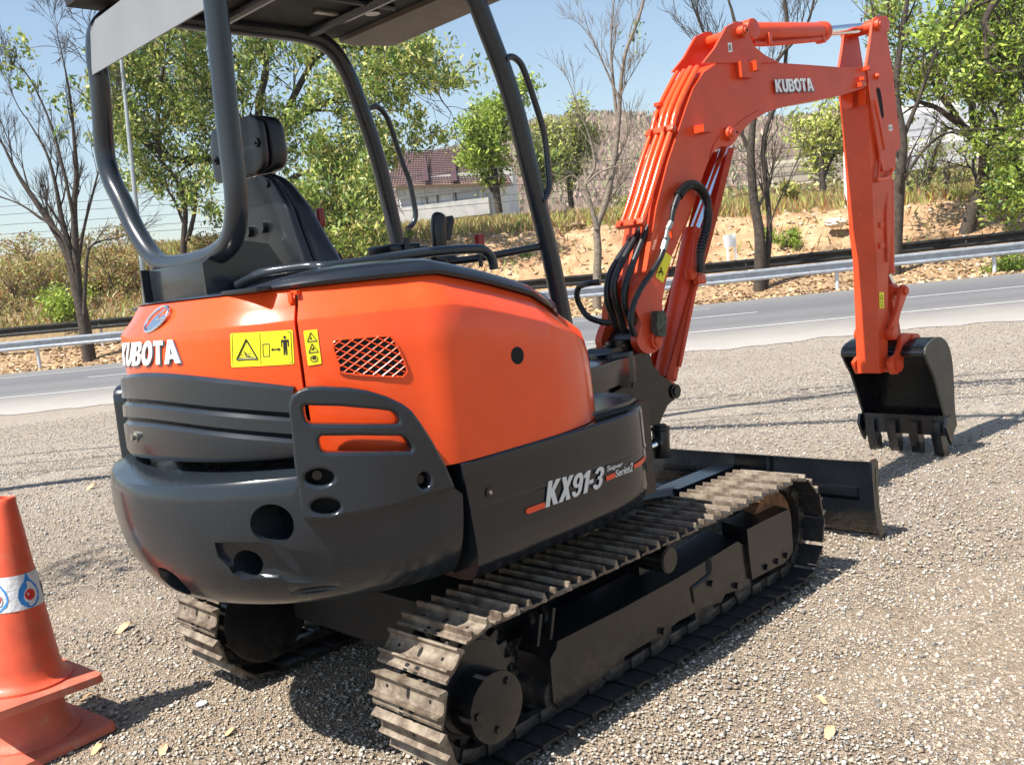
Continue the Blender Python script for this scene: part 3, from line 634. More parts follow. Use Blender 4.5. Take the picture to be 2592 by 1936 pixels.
def make_track(yc, sd):
    # chain and wheels
    m = MB()
    for y in (-.045, .045):
        N = 120; ring = [track_at(per*i/N) for i in range(N)]
        for (r0, r1_) in ((.0, .028),):
            V = m.grid([[p-n*.012+Vector((0, yc+y-.012, 0)) for p, t, n in ring], [p-n*.045+Vector((0, yc+y-.012, 0)) for p, t, n in ring], [p-n*.045+Vector((0, yc+y+.012, 0)) for p, t, n in ring], [p-n*.012+Vector((0, yc+y+.012, 0)) for p, t, n in ring]], close=True)
    ch = m.done('track_chain', STEELD, EX, 30)
    for k in range(NSH):
        p, t, n = track_at(pitch*(k+.55)); o = bpy.data.objects.new('track_shoe', (shoes if (n.z > -.85 and p.x < -.70) else shoesd if n.z > -.3 else shoesb)[k % 3]); C.objects.link(o)  # sunlit sprocket end gets bright steel, shaded runs darker copies: light set by colour
        jt = random.uniform(-.02, .02)
        b = n.cross(t); M = Matrix(((t.x, b.x, n.x, p.x), (t.y, b.y, n.y, p.y+yc), (t.z, b.z, n.z, p.z), (0, 0, 0, 1))) @ Matrix.Rotation(jt, 4, 'Y')
        o.parent = ch; o.matrix_local = M
    # pins and rounded link ends along the lower run
    m = MB()
    for k in range(NSH):
        p, t, n = track_at(pitch*(k-.15)); q = p-n*.028
        m.cyl((q.x, yc-.066, q.z), (q.x, yc+.066, q.z), .016, n=12)
        if k % 1 == 0: m.box((q.x, yc+sd*.060, q.z), (.07, .014, .042), Matrix.Rotation(-math.atan2(t.z, t.x), 3, 'Y'), bev=.005)
    m.done('chain_links', STEELD, EX, 30)
    # sprocket with teeth
    m = MB(); nt_ = 19; pts = []
    for k in range(nt_):
        for a, r in ((0, .150), (.2, .178), (.42, .180), (.62, .150)): t = 2*math.pi*(k+a)/nt_; pts.append((-DT+r*math.cos(t), ZT+r*math.sin(t)))
    m.prism(pts, lambda x, z: Vector((x, yc-.02, z)), lambda x, z: Vector((x, yc+.02, z))); m.done('sprocket', STEELD, EX, 30)
    o_ = yc-.0
    m = MB(); dc = (-DT-.0, ZT-.036); y0 = yc+sd*.02; y1 = yc+sd*.125
    m.cyl((-DT, y0, ZT), (-DT, yc+sd*.036, ZT), .138, n=48).cyl((dc[0], yc+sd*.036, dc[1]), (dc[0], y1-sd*.008, dc[1]), .099, n=48).cyl((dc[0], y1-sd*.008, dc[1]), (dc[0], y1+sd*.004, dc[1]), .103, n=48); m.cyl((-DT, yc-sd*.13, ZT), (-DT, yc, ZT), .175, n=48); m.bevel(.004, 2, 60)
    dm = m.done('drive_motor', FRAMEB, EX, 30)
    m = MB()
    for a, rr in ((.9, .078), (3.1, .078), (4.6, .066)): m.cyl((dc[0]+rr*math.cos(a), y1, dc[1]+rr*math.sin(a)), (dc[0]+rr*math.cos(a), y1+sd*.012, dc[1]+rr*math.sin(a)), .012, n=6)
    m.done('bolt', FRAMEB, dm)
    m = MB(); m.cyl((DT, yc-.03, ZT), (DT, yc+.03, ZT), .16, n=48).cyl((DT, yc-.04, ZT), (DT, yc+.04, ZT), .07, n=24); m.done('idler', RUST, EX, 30)
    m = MB()
    for x in np.linspace(-.55, .55, 5): m.cyl((x, yc-.065, .105), (x, yc+.065, .105), .062, n=24)
    m.done('roller', STEELD, EX, 30)
    m = MB(); m.cyl((.02, yc+sd*.01, .375), (.02, yc+sd*.115, .375), .046, n=28).cyl((.02, yc+sd*.115, .375), (.02, yc+sd*.118, .375), .040, n=28); m.box((.02, yc-sd*.03, .34), (.06, .06, .06)); m.done('carrier_roller', FRAMEB, EX, 40)
    return ch
RUST = speck('rusty idler', (.10, .045, .02), (.30, .14, .06), 30)
make_track(-.625, -1); make_track(.625, 1)
def track_frame(sd):
    yo = sd*.70
    top = [z8(1125, 962), z8(1500, 772), z8(1800, 607), z8(2130, 405), z8(2190, 440)]; bot = [z8(2195, 650), z8(2060, 700), z8(2040, 745), z8(1960, 765), z8(1800, 850), z8(1700, 930), z8(1600, 985), z8(1480, 1060), z8(1350, 1185), z8(1260, 1270), z8(1230, 1320), z8(1140, 1345), z8(1105, 1300), z8(1085, 1060), z8(1120, 1000)]
    P = []
    for p in top+bot: h = PY(*p, -.70); P.append((h.x, max(h.z, .06)))
    m = MB(); m.prism(P, lambda x, z: Vector((x, yo, z)), lambda x, z: Vector((x, yo-sd*.14, z+.03 if z > .25 else z))); m.bevel(.012, 3, 40)
    fr = m.done('track_frame', FRAMEB, EX, 35)
    Q = []
    for p in (z3(58+0, 0),): pass
    zz3 = lambda X, Y: (1650+X/3.6717, 1130+Y/3.6717)
    for p in (zz3(885, 770), zz3(1060, 680), zz3(1270, 580), zz3(1295, 660), zz3(1315, 980), zz3(1230, 1080), zz3(935, 1235), zz3(905, 1000)): h = PY(*p, -.715); Q.append((h.x, h.z))
    m = MB(); m.prism(Q, lambda x, z: Vector((x, sd*.715, z)), lambda x, z: Vector((x, sd*.60, z+(.02 if z > .25 else 0)))); m.bevel(.012, 3, 40); yk = m.done('idler_yoke', FRAMEB, EX, 35)
    m = MB()
    for px in (zz3(545, 1270), zz3(780, 1290), (1676, 1596)): h = PY(*px, -.70); m.cyl((h.x, yo-sd*.002, h.z), (h.x, yo+sd*.014, h.z), .013, n=6)
    m.done('bolt', BLACK, fr)
    m = MB()
    for px in (zz3(1060, 1120), zz3(1160, 1065), zz3(1245, 1010)): h = PY(*px, -.715); m.cyl((h.x, sd*.713, h.z), (h.x, sd*.727, h.z), .013, n=6)
    m.done('bolt', BLACK, yk)
    m = MB(); h = PY(*zz3(528, 1110), -.70); m.prism([(h.x+.02*math.cos(t), h.z+.033*math.sin(t)) for t in np.linspace(0, 6.283, 17)[:-1]], lambda x, z: Vector((x, yo, z)), lambda x, z: Vector((x, yo+sd*.0015, z))); m.done('slot', HOLE, fr)
    # bent rib
    a, b_, c_ = PY(*zz3(540, 1190), -.705), PY(*zz3(375, 1320), -.705), PY(*zz3(400, 1450), -.705)
    m = MB(); m.tube([(q.x, sd*.702, q.z) for q in (a, b_, c_)], .006, n=6, smooth=1); m.done('weld_rib', FRAMEB, fr)
    # rear lugs of the frame
    m = MB()
    for dx in (0, .06): m.box((-.60+dx, sd*.665, .33), (.014, .05, .10), Matrix.Rotation(.3, 3, 'Y'), bev=.004)
    m.done('lug', FRAMEB, fr)
track_frame(-1); track_frame(1)
m = MB(); m.box((0, 0, .32), (.72, .86, .22)).box((.28, .0, .33), (.5, .5, .16)); m.box((-.52, 0, .31), (.5, .92, .2)); m.bevel(.01); m.done('car_body', GRIME, EX)
# --- blade
m = MB(); bp2 = [(1.60, .375), (1.625, .372), (1.64, .355), (1.622, .30), (1.607, .22), (1.607, .13), (1.625, .07), (1.665, .015), (1.65, .01), (1.60, .06), (1.585, .13), (1.583, .22), (1.59, .30), (1.598, .34)]
m.prism(bp2, lambda x, z: Vector((x, -.765, z)), lambda x, z: Vector((x, .765, z))); m.bevel(.003, 1, 50); bld = m.done('dozer_blade', BUCK, EX, 40)
ep = [(1.575, .375), (1.585, .387), (1.63, .388), (1.645, .37), (1.645, .33), (1.632, .26), (1.63, .16), (1.65, .07), (1.69, .0), (1.63, .01), (1.595, .07), (1.58, .15), (1.575, .25)]
m = MB()
for y in (-.775, .763): m.prism(ep, lambda x, z: Vector((x, y, z)), lambda x, z: Vector((x, y+.012, z)))
m.bevel(.002, 1, 50); m.done('end_plate', BUCK, bld, 40)
m = MB(); m.prism([(1.61, .35), (1.622, .35), (1.614, .23), (1.602, .23)], lambda x, z: Vector((x, -.7765, z)), lambda x, z: Vector((x, -.7755, z))); m.box((1.58, 0, .235), (.02, 1.4, .045)); m.bevel(.004); m.done('blade_rib', BUCK, bld)
m = MB()
for y in (-.28, .28): m.tube([(.45, y, .30), (1.0, y*.95, .26), (1.58, y*.9, .17)], .045, n=8, smooth=3); 
m.box((1.35, 0, .22), (.3, .62, .03)); m.box((1.18, -.28, .33), (.16, .03, .08)); m.box((1.3, 0, .29), (.5, .12, .06)); m.cyl((.5, 0, .36), (1.3, 0, .24), .05, n=20); m.done('blade_arm', FRAMEB, EX, 40)
# --- canopy
XR = -1.10
fr_px = [(1200, -150), (1200, 0), (1240, 400), (1283, 800), (1318, 1120), (1300, 1310), (1230, 1405), (1100, 1460), (950, 1480), (862, 1440), (765, 1300), (685, 1130), (622, 1000), (585, 850), (567, 600), (555, 450)]
P = [PX(*z1(*p), XR) for p in fr_px]; P[0] = Vector((XR, -.165, 2.40))
P += [Vector((XR, .695, 2.33)), Vector((XR+.02, .688, 2.42)), Vector((XR+.09, .683, 2.475)), Vector((XR+.2, .68, 2.485))]
lt = [Vector((-.74, .68, 2.485)), Vector((-.478, .68, 2.485)), Vector((-.25, .68, 2.482)), Vector((-.13, .68, 2.455)), Vector((-.045, .68, 2.36)), Vector((.02, .68, 2.172)), Vector((.071, .68, 1.972)), Vector((.115, .68, 1.672)), Vector((.14, .68, 1.4)), Vector((.15, .68, .95))]
m = MB(); m.tube(P+lt, .0345, n=20, smooth=5); can = m.done('canopy_frame', TUBE, EX, 50)
rp = [PY(*z2(*p), -.17) for p in [(740, 180), (830, 420), (900, 650), (960, 900), (1020, 1150), (1080, 1400), (1130, 1640)]]
tp0 = PY(*z2(668, 0), -.17)
rp = [Vector((XR, -.165, 2.40)), Vector((XR+.04, -.168, 2.45)), Vector((XR+.16, -.17, 2.485)), Vector((-.6, -.17, 2.488)), Vector((tp0.x-.13, -.17, 2.488)), Vector((tp0.x-.055, -.17, 2.472)), tp0]+rp[0:]+[rp[-1]+Vector((.05, 0, -.4))]
m = MB(); m.tube(rp, .036, n=20, smooth=5); m.done('front_post', TUBE, can, 50)
pl = [z1(528, 422), z1(520, 180), z1(548, 112), z1(800, -80), z1(1170, -190), z1(1175, 45)]
Q = [PX(*p, XR-.02) for p in pl]
m = MB(); m.prism([(q.y, q.z) for q in Q], lambda y, z: Vector((XR-.030, y, z)), lambda y, z: Vector((XR-.024, y, z))); m.done('rear_plate', SHEET, can)
m = MB(); zr = 2.50
ro = [(-1.16, .74), (-1.16, -.235), (-.02, -.235), (.0, -.2), (.0, .70), (-.05, .74)]
m.prism(ro, lambda x, y: Vector((x, y, zr)), lambda x, y: Vector((x, y, zr+.04))); m.bevel(.008); rf = m.done('roof', ROOFM, can)
m = MB(); m.prism([(-.03, -.24), (-.03, .72), (.06, .72), (.185, .62), (.16, -.24)], lambda x, y: Vector((x, y, zr-.02-.10*max(0, x))), lambda x, y: Vector((x, y, zr+.0-.08*max(0, x)))); m.bevel(.004); m.done('visor', VISOR, rf)
m = MB()
for x in (-.80, -.62, -.22): m.tube([(x, -.17, 2.485), (x, .68, 2.485)], .022 if x > -.7 else .03, n=10, smooth=1)
m.tube([(-1.0, .25, 2.49), (-.1, .25, 2.49)], .012, n=8, smooth=1); m.done('roof_brace', TUBE, can)
m = MB(); m.cyl((-.12, .36, 2.498), (-.12, .36, 2.494), .03).box((-.30, .42, 2.494), (.10, .03, .01)); m.done('roof_bolt', SCREW, rf)
# grab rails on the front posts
def px_on(pl, f, y): return [PY(*f(*p), y) for p in pl]
g = px_on([(835, 335), (870, 318), (920, 355), (960, 450), (1000, 570), (1040, 700), (1060, 800), (1075, 950), (1080, 1040), (1060, 1100), (1040, 1125)], z2, -.20)
MB().tube(g, .0125, n=12, smooth=4).done('grab_rail', TUBE, can, 50)
g = px_on([(75, 605), (120, 598), (165, 640), (200, 720), (235, 830), (270, 930), (300, 1010), (325, 1130), (335, 1200), (320, 1250), (290, 1275)], z2, .70)
MB().tube(g, .0125, n=12, smooth=4).done('grab_rail', TUBE, can, 50)
m = MB(); m.tube([(-1.07, .66, 2.53), (-1.09, .67, 2.60), (-1.15, .68, 2.85)], .006, n=6, smooth=3); m.done('aerial', TUBE, can)
# rear mounting box and gussets
m = MB(); m.box((-1.085, .24, 1.50), (.11, .42, .125)); m.box((-1.05, .24, 1.437), (.30, .50, .012)); m.bevel(.003); m.done('canopy_mount', DARKG, EX)
m = MB()
m.prism([(-1.165, 1.555), (-1.165, 1.44), (-.86, 1.44), (-.86, 1.49), (-.93, 1.60), (-1.05, 1.62)], lambda x, z: Vector((x, .02, z)), lambda x, z: Vector((x, .030, z)))
m.prism([(-1.165, 1.565), (-1.165, 1.44), (-1.05, 1.44), (-1.05, 1.56)], lambda x, z: Vector((x, .455, z)), lambda x, z: Vector((x, .465, z))); m.done('gusset', DARKG, EX)
# rail above the lid
rl = [PY(*r6(330, 1530), .0), PY(*r6(420, 1475), -.06), PY(*r6(560, 1432), -.14), PY(*r6(900, 1385), -.24), PY(*r7(0, 822), -.3), PY(*r7(800, 700), -.3), PY(*r7(1290, 662), -.3), PY(*r7(1400, 690), -.3), PY(*r7(1450, 755), -.3), PY(*r7(1472, 850), -.3)]
MB().tube(rl, .0165, n=14, smooth=5).done('lid_rail', TUBE, EX, 50)
r_ = [PY(*r7(880, 790), .1), PY(*r7(1150, 770), .05), PY(*r7(1400, 735), -.02), PY(*r7(1900, 640), -.15)]
MB().tube(r_, .0145, n=12, smooth=4).done('front_rail', TUBE, EX, 50)
# deck, console, seat
m = MB(); m.box((-.25, .25, .95), (.85, .86, .05)); m.box((-.70, .28, 1.18), (.62, .74, .42)); m; m.bevel(.02); m.done('floor_deck', BLACK, EX)
def cushion(pts, x0, x1, name, mat, par, bev=.03, tilt=0):
    zt_ = max(p[1] for p in pts); m = MB(); m.prism(pts, lambda y, z: Vector((x0, y, z)), lambda y, z: Vector((x1+(zt_-z)*tilt, y, z))); m.bevel(bev, 4, 30); return m.done(name, mat, par, 50)
XS = -.80
def SY(X, Y, x=XS): p = PX(*r6(X, Y), x); return (p.y, p.z)
back = [SY(215, 770), SY(300, 700), SY(420, 665), SY(560, 632), SY(610, 680), SY(700, 900), (SY(760, 1100)), SY(850, 1370), (SY(850, 1370)[0], 1.40), (SY(340, 1400)[0]+.02, 1.40), SY(330, 1390), SY(230, 1000)]
def loft_pad(levels, name, mat, par, n=3.2):
    m = MB(); rows = []
    for z, ya, yb, xa, xb in levels:
        row = []
        for k in range(32):
            t = 2*math.pi*k/32; c, s_ = math.cos(t), math.sin(t)
            row.append(Vector(((xa+xb)/2+(xb-xa)/2*math.copysign(abs(c)**(2/n), c), (ya+yb)/2+(yb-ya)/2*math.copysign(abs(s_)**(2/n), s_), z)))
        rows.append(row)
    V = m.grid(rows, close=True); m.bm.faces.new(V[0]); m.bm.faces.new(V[-1][::-1]); return m.done(name, mat, par, 60)
_rt = sorted([SY(575, 660)[::-1], SY(625, 760)[::-1], SY(700, 900)[::-1], SY(760, 1100)[::-1], SY(850, 1370)[::-1], (1.40, SY(850, 1370)[0])])
_lf = sorted([SY(225, 790)[::-1], SY(230, 1000)[::-1], SY(330, 1390)[::-1], (1.40, SY(340, 1400)[0])])
ZT_ = SY(560, 632)[1]
def seat_levels(x0, d0, k, ins=0, top=0.):
    L = []
    for t in np.linspace(0, 1, 26):
        z = 1.39+(ZT_+top-1.39)*t; h = ZT_+top-z; rnd = min(1, (h/.055)) if h < .055 else 1; rnd = math.sqrt(max(0, 1-(1-rnd)**2))
        yr, yl = lerp_tab(z, _rt), lerp_tab(z, _lf); c = (yr+yl)/2; hw = abs(yl-yr)/2-ins; hw = hw-.045*(1-rnd)
        d = (d0+k*max(0, h)**.9)*(.55+.45*rnd); L.append((z, c-hw, c+hw, x0, x0+max(.01, d)))
    return L
seat = loft_pad(seat_levels(XS, .035, .06), 'seat_backrest', SEATB, EX, 5)
loft_pad(seat_levels(XS+.03, .055, .34, .006, .006), 'seat_padding', SEATM, seat, 3.0)
hd = [SY(100, 320, -.8), SY(160, 300, -.8), SY(330, 215, -.8), SY(430, 185, -.8), SY(480, 260, -.8), SY(540, 470, -.8), SY(530, 580, -.8), SY(400, 645, -.8), SY(190, 720, -.8), SY(130, 650, -.8)]
_hy0, _hy1 = SY(100, 400, -.8)[0], SY(538, 400, -.8)[0]
def head_levels(x0, x1, ins=0):
    L = []
    z0, z1_h = SY(300, 680, -.8)[1], SY(300, 215, -.8)[1]
    for t in np.linspace(0.0, 1.0, 22):
        f = max(.02, (1-abs(2*t-1)**3.6))**(1/3.6); z = z0+(z1_h-z0)*t; c = (_hy0+_hy1)/2+.012*(1-t); hw = (abs(_hy0-_hy1)/2-ins)*(.62+.38*f)*(1-.06*t)
        L.append((z, c-hw, c+hw, x0, x0+(x1-x0)*(.35+.65*f)))
    return L
hr = loft_pad(head_levels(XS-.01, XS+.03), 'headrest', SEATB, seat, 4.5); loft_pad(head_levels(XS+.02, XS+.125, .004), 'headrest_padding', SEATM, hr, 3.0)
m = MB(); m.tube([(XS+.03, (_hy0+_hy1)/2-.05, ZT_-.05), (XS+.03, (_hy0+_hy1)/2-.05, ZT_+.08)], .008, n=8, smooth=1); m.tube([(XS+.03, (_hy0+_hy1)/2+.07, ZT_-.05), (XS+.03, (_hy0+_hy1)/2+.07, ZT_+.08)], .008, n=8, smooth=1); m.done('headrest_stem', CHROME, hr)
m = MB()
for a in ((470, 385), (145, 530)): p = PX(*r6(*a), XS-.012); m.cyl(p, p+Vector((-.004, 0, 0)), .016, n=20).cyl(p, p+Vector((-.009, 0, 0)), .007, n=12)
m.done('screw', SEATM, hr)
m = MB()
for a in ((540, 1060), (425, 1095)): p = PX(*r6(*a), XS-.0); m.cyl(p+Vector((.01, 0, 0)), p+Vector((-.018, 0, 0)), .024, .021, n=24)
p = PX(*r6(555, 715), XS); m.cyl(p, p+Vector((-.006, 0, 0)), .014, n=16); m.done('stud', SEATB, seat)
m = MB(); m.box((-.60, .33, 1.42), (.42, .44, .10)); m.bevel(.03, 3); m.done('seat_cushion', SEATM, seat)
m = MB(); m.prism([(.10, 1.40), (.10, 1.50), (.13, 1.555), (.17, 1.565), (.21, 1.53), (.22, 1.40)], lambda y, z: Vector((-.76, y-.03, z)), lambda y, z: Vector((-.60, y-.03, z))); m.bevel(.02, 3); m.done('armrest', SEATB, EX, 50)
# red lever behind the seat
a = PY(*r6(990, 1010), .3); b = PY(*r6(1040, 1290), .3); m = MB(); m.tube([b, a], .007, n=8, smooth=1); lv = m.done('lever', BLACK, EX)
m = MB(); m.box(a+Vector((0, 0, .01)), (.028, .028, .07)); m.bevel(.01, 2); m.done('lever_knob', REDK, lv)
# control console, joystick, second lever
yj = .02
def JY(X, Y): return PY(*r7(X, Y), yj)
m = MB(); base = JY(985, 690); m.tube([JY(985, 800), JY(985, 640)], .03, n=14, smooth=1); m.tube([JY(1000, 760), JY(990, 700), JY(985, 640)], .05, rs=[.055, .045, .035], n=16, smooth=3); js = m.done('joystick', RUBBER, EX, 50)
m = MB(); m.tube([JY(965, 640), JY(955, 520), JY(955, 420), JY(960, 360), JY(965, 335)], .03, rs=[.028, .030, .030, .028, .016], n=18, smooth=4); m.tube([JY(1035, 590), JY(1045, 480), JY(1060, 400), JY(1055, 355)], .016, rs=[.014, .018, .018, .012], n=12, smooth=4); m.box(JY(1000, 470), (.05, .02, .07)); m.done('joystick_grip', SEATM, js, 50)
m = MB(); p = JY(670, 655); m.box(p+Vector((0, .08, 0)), (.15, .14, .04), Matrix.Rotation(.1, 3, 'Z'), bev=.012); m.box(JY(820, 650)+Vector((0, .06, -.01)), (.08, .1, .035), bev=.012); m.tube([JY(655, 560), JY(660, 700)], .013, n=10, smooth=1); m.done('wrist_rest', SEATB, EX, 50)
a = PY(*r7(1330, 590), -.05); b = PY(*r7(1350, 830), -.05); m = MB(); m.tube([b, a], .009, n=10, smooth=1); lv = m.done('lever', BLACK, EX)
m = MB(); m.box(a+Vector((0, 0, .0)), (.034, .03, .055)); m.bevel(.008, 2); m.done('lever_knob', REDK, lv)
# ------------------------------------------------------------------ swing post, boom, arm, bucket
yw = -.02
# house nose bracket
m = MB()
for z, h in ((.955, .11), (.70, .06)): m.prism([(.05, -.20), (.05, .20), (.42, .17), (.70, .10), (.77, .06), (.79, 0), (.77, -.06), (.70, -.10), (.42, -.17)], lambda x, y: Vector((x, y+yw, z-h/2)), lambda x, y: Vector((x, y+yw, z+h/2)))
m.box((.22, yw, .84), (.34, .14, .26)); m.cyl((.70, yw, .89), (.70, yw, 1.03), .105, n=36); m.cyl((.70, yw, 1.03), (.70, yw, 1.045), .06, n=30); m.bevel(.006, 2); m.done('nose_bracket', BLACK, EX)
m = MB()
def qp(X, Y, wd=-.07): return bl(*q8(X, Y), wd)
sw = [qp(*p) for p in [(300, 640), (340, 560), (420, 540), (480, 560), (660, 600), (690, 700), (760, 790), (850, 850), (905, 930), (880, 1000), (820, 1050), (775, 1150), (740, 1235), (620, 1235), (595, 1100), (540, 1040), (400, 1000), (270, 1020), (270, 985), (420, 900), (515, 900), (520, 820), (480, 790), (400, 790), (390, 720)]]
m.prism(sw, lambda r, z: BW(r, z, -.075), lambda r, z: BW(r, z, .075)); m.bevel(.012, 3, 30)
pf = bl(*q8(690, 490), -.125)
m.cyl(BW(pf[0], pf[1], -.088), BW(pf[0], pf[1], .088), .058, n=36)
m.cyl((.74, yw, .60), (.74, yw, 1.06), .062, n=36)
pb = bl(*q8(865, 930), -.06); m.cyl(BW(pb[0], pb[1], -.085), BW(pb[0], pb[1], .085), .034, n=28)
swp = m.done('swing_post', BLACK, EX, 35)
m = MB(); m.cyl(BW(pb[0], pb[1], -.092), BW(pb[0], pb[1], -.083), .022, n=20); m.cyl((.74, yw, 1.06), (.74, yw, 1.075), .05, n=30); m.done('pin', FRAMEB, swp)
# swing cylinder
e1 = PY(*q8(765, 1270), -.22); e2 = PY(*q8(770, 1470), -.22); m = MB(); m.cyl(e2+Vector((0, 0, -.02)), e1, .038, n=32); m.cyl(e1, e1+Vector((0, 0, .016)), .042, n=32); m.cyl(e1+Vector((0, 0, .016)), e1+Vector((0, 0, .026)), .028, n=24)
mid = (e1+e2)/2; m.cyl(mid+(PY(*q8(600, 1450), -.24)-mid).normalized()*.05, mid, .027, n=20); m.bevel(.003, 2, 40); sc = m.done('swing_cylinder', FRAMEB, EX, 40)
m = MB(); d_ = (PY(*q8(600, 1450), -.24)-mid).normalized(); m.cyl(mid+d_*.02, mid+d_*.25, .019, n=24); m.done('piston_rod', CHROME, sc)
# boom
def z32(X, Y): return z3(X, Y)
wb = -.10
side_px = [(1608, 851), (1613, 816), (1613, 769), (1628, 722), (1640, 690), (1655, 600)]+[z3(*p) for p in [(165, 1150), (230, 900), (290, 720), (330, 600), (370, 490), (430, 400), (500, 350), (600, 338), (820, 347), (1010, 360), (1210, 375), (1310, 372), (1335, 400), (1340, 440), (1320, 490), (1190, 532), (1000, 565), (870, 595), (780, 625), (700, 672), (640, 732), (600, 790), (578, 815), (520, 815), (470, 860), (430, 960), (370, 1150), (310, 1290), (250, 1430), (220, 1560)]]+[(1679, 772), (1676, 815)]
SP = [bl(*p, wb) for p in side_px]
inner = SP[3:]
m = MB(); m.prism(inner, lambda r, z: BW(r, z, -.088), lambda r, z: BW(r, z, .088)); m.bevel(.004, 2, 40)
boom = m.done('boom', ORANGE2, EX, 30)
br = [z3(*p) for p in [(415, 352), (480, 270), (545, 150), (600, 121), (632, 125), (655, 160), (700, 260), (760, 310), (840, 349), (700, 352)]]
BR = [bl(*p, wb) for p in br]
foot = [bl(*p, -.115) for p in sm2([(1607, 862), (1612, 838), (1619, 816), (1615, 790), (1612, 765), (1622, 725), (1655, 690), (1692, 718), (1682, 772), (1676, 815), (1673, 849), (1668, 874), (1649, 893), (1630, 894), (1614, 882)], 3)]
_wf = lambda z: .089+.040*min(1, max(0, (1.235-z)/.10))
m = MB()
for s_ in (-1, 1):
    m.prism(BR, lambda r, z: BW(r, z, s_*.100), lambda r, z: BW(r, z, s_*.086))
    m.prism(foot, lambda r, z: BW(r, z, s_*_wf(z)), lambda r, z: BW(r, z, s_*(_wf(z)-.04)))
m.bevel(.004, 2, 40); m.done('boom_bracket', ORANGE2, boom, 30)
m = MB()
pins = [(z3(628, 180), .135, .03), (z3(572, 745), .115, .034), (q8(690, 490), .142, .038)]
for px, hw, rr in pins:
    r, z = bl(*px, -.11); m.cyl(BW(r, z, -hw), BW(r, z, hw), rr, n=32); m.cyl(BW(r, z, -hw-.008), BW(r, z, hw+.008), rr*.62, n=24)
m.bevel(.003, 2, 60); m.done('pin', ORANGE2, boom, 40)
m = MB()
for px in (z3(628, 180), z3(572, 745)): r, z = bl(*px, -.11); m.cyl(BW(r, z, -.1445), BW(r, z, -.140), .006, n=10)
m.done('grease_hole', HOLE, boom)
m = MB()
for pl in ([z3(*p) for p in [(452, 880), (478, 800), (530, 745), (600, 700), (650, 660), (720, 618)]], [z3(*p) for p in [(345, 1180), (290, 1330), (235, 1500)]]):
    m.tube([BH(*p, -.0895) for p in pl], .0035, n=6, smooth=4)
m.done('weld_seam', ORANGE2, boom, 50)
# small lugs on the boom flank
def lug(px, sx, sz, dpt, par, mat=ORANGE2, bev=.004, name='lug', wd=-.10):
    r, z = bl(*px, wd); m = MB()
    m.prism([(r-sx/2, z-sz/2), (r+sx/2, z-sz/2), (r+sx/2, z+sz/2), (r-sx/2, z+sz/2)], lambda a, b: BW(a, b, wd+.012), lambda a, b: BW(a, b, wd-dpt)); m.bevel(bev); return m.done(name, mat, par)
lug(z3(395, 725), .07, .035, .05, boom); lug(z3(430, 733), .03, .02, .03, boom); lug(z3(640, 395), .10, .075, .022, boom); lug(z3(680, 375), .035, .05, .045, boom); lug(z3(1320, 385), .03, .02, .03, boom); lug(z3(1297, 440), .02, .02, .02, boom); lug(z3(1290, 475), .04, .025, .02, boom)
def quadB(pxs, wd, th=.002): return quadmap(*[BH(*p, wd) for p in pxs], th=th)
letters('KUBOTA', None, WHITE, boom, block=(.30, .08), q=quadB([z3(820, 516), z3(1032, 508), z3(1020, 437), z3(812, 445)], -.1005, .002))
letters('KUBOTA', None, GREYINK, boom, name='letter_shadow', block=(.30, .08, .03), q=quadB([z3(822, 521), z3(1036, 512), z3(1024, 441), z3(815, 449)], -.099, .001))
def decal(pxs, wd, mat, par, name='sticker', th=.0015, hitter=None):
    m = MB(); P = [BH(*p, wd) for p in pxs]; n = (P[1]-P[0]).cross(P[2]-P[1]).normalized(); o = ray(*pxs[0])[0]
    if n.dot(Vector(o)-P[0]) < 0: n = -n
    A = [m.bm.verts.new(p+n*th) for p in P]; B = [m.bm.verts.new(p-n*.001) for p in P]; m.bm.faces.new(A); m.bm.faces.new(B[::-1])
    for i in range(len(P)): m.bm.faces.new((A[i], A[(i+1) % len(P)], B[(i+1) % len(P)], B[i]))
    return m.done(name, mat, par)
d = decal([z3(551, 240), z3(572, 240), z3(576, 291), z3(556, 294)], -.1005, WHITE, boom); letters('8', None, INK, d, offset=.01, q=quadB([z3(558, 283), z3(570, 282), z3(568, 250), z3(556, 251)], -.1025, .0005))
# yellow sticker on the lower boom, partly behind the hose
d = decal([z3(197, 1402), z3(238, 1432), z3(190, 1578), z3(148, 1545)], -.0885, YEL, boom)
m = MB()
for a, b in (((165, 1545), (178, 1490)), ((170, 1510), (192, 1525)), ((168, 1530), (185, 1500)), ((180, 1490), (188, 1540)), ((160, 1520), (190, 1515))): m.tube([BH(*z3(*a), -.0905), BH(*z3(*b), -.0905)], .0022, n=4, smooth=1)
m.done('pictogram', INK, d)
# steel pipes along the back of the boom
def back_line(k): # follow the outer edge offset outward
    pts = [z3(*p) for p in [(440, 385), (400, 430), (345, 540), (305, 640), (285, 720), (225, 900), (160, 1120), (120, 1240)]]
    return [bl(*p, wb) for p in pts]
BL = back_line(0); m = MB()
for i, wd in enumerate((-.066, -.030, .012, .052)):
    pts = []
    for j, (r, z) in enumerate(BL):
        a = BL[max(j-1, 0)]; b = BL[min(j+1, len(BL)-1)]; t = Vector((b[0]-a[0], b[1]-a[1])).normalized(); nx, nz = -t.y, t.x
        if nx > 0: nx, nz = -nx, -nz
        lift = .020+(.006 if i % 2 else 0)
        pts.append(BW(r+nx*lift, z+nz*lift, wd+(.02 if j < 1 else 0)))
    m.tube(pts, .0145 if i < 3 else .011, n=12, smooth=4)
m.done('hydraulic_pipe', ORANGE, boom, 50)
m = MB()
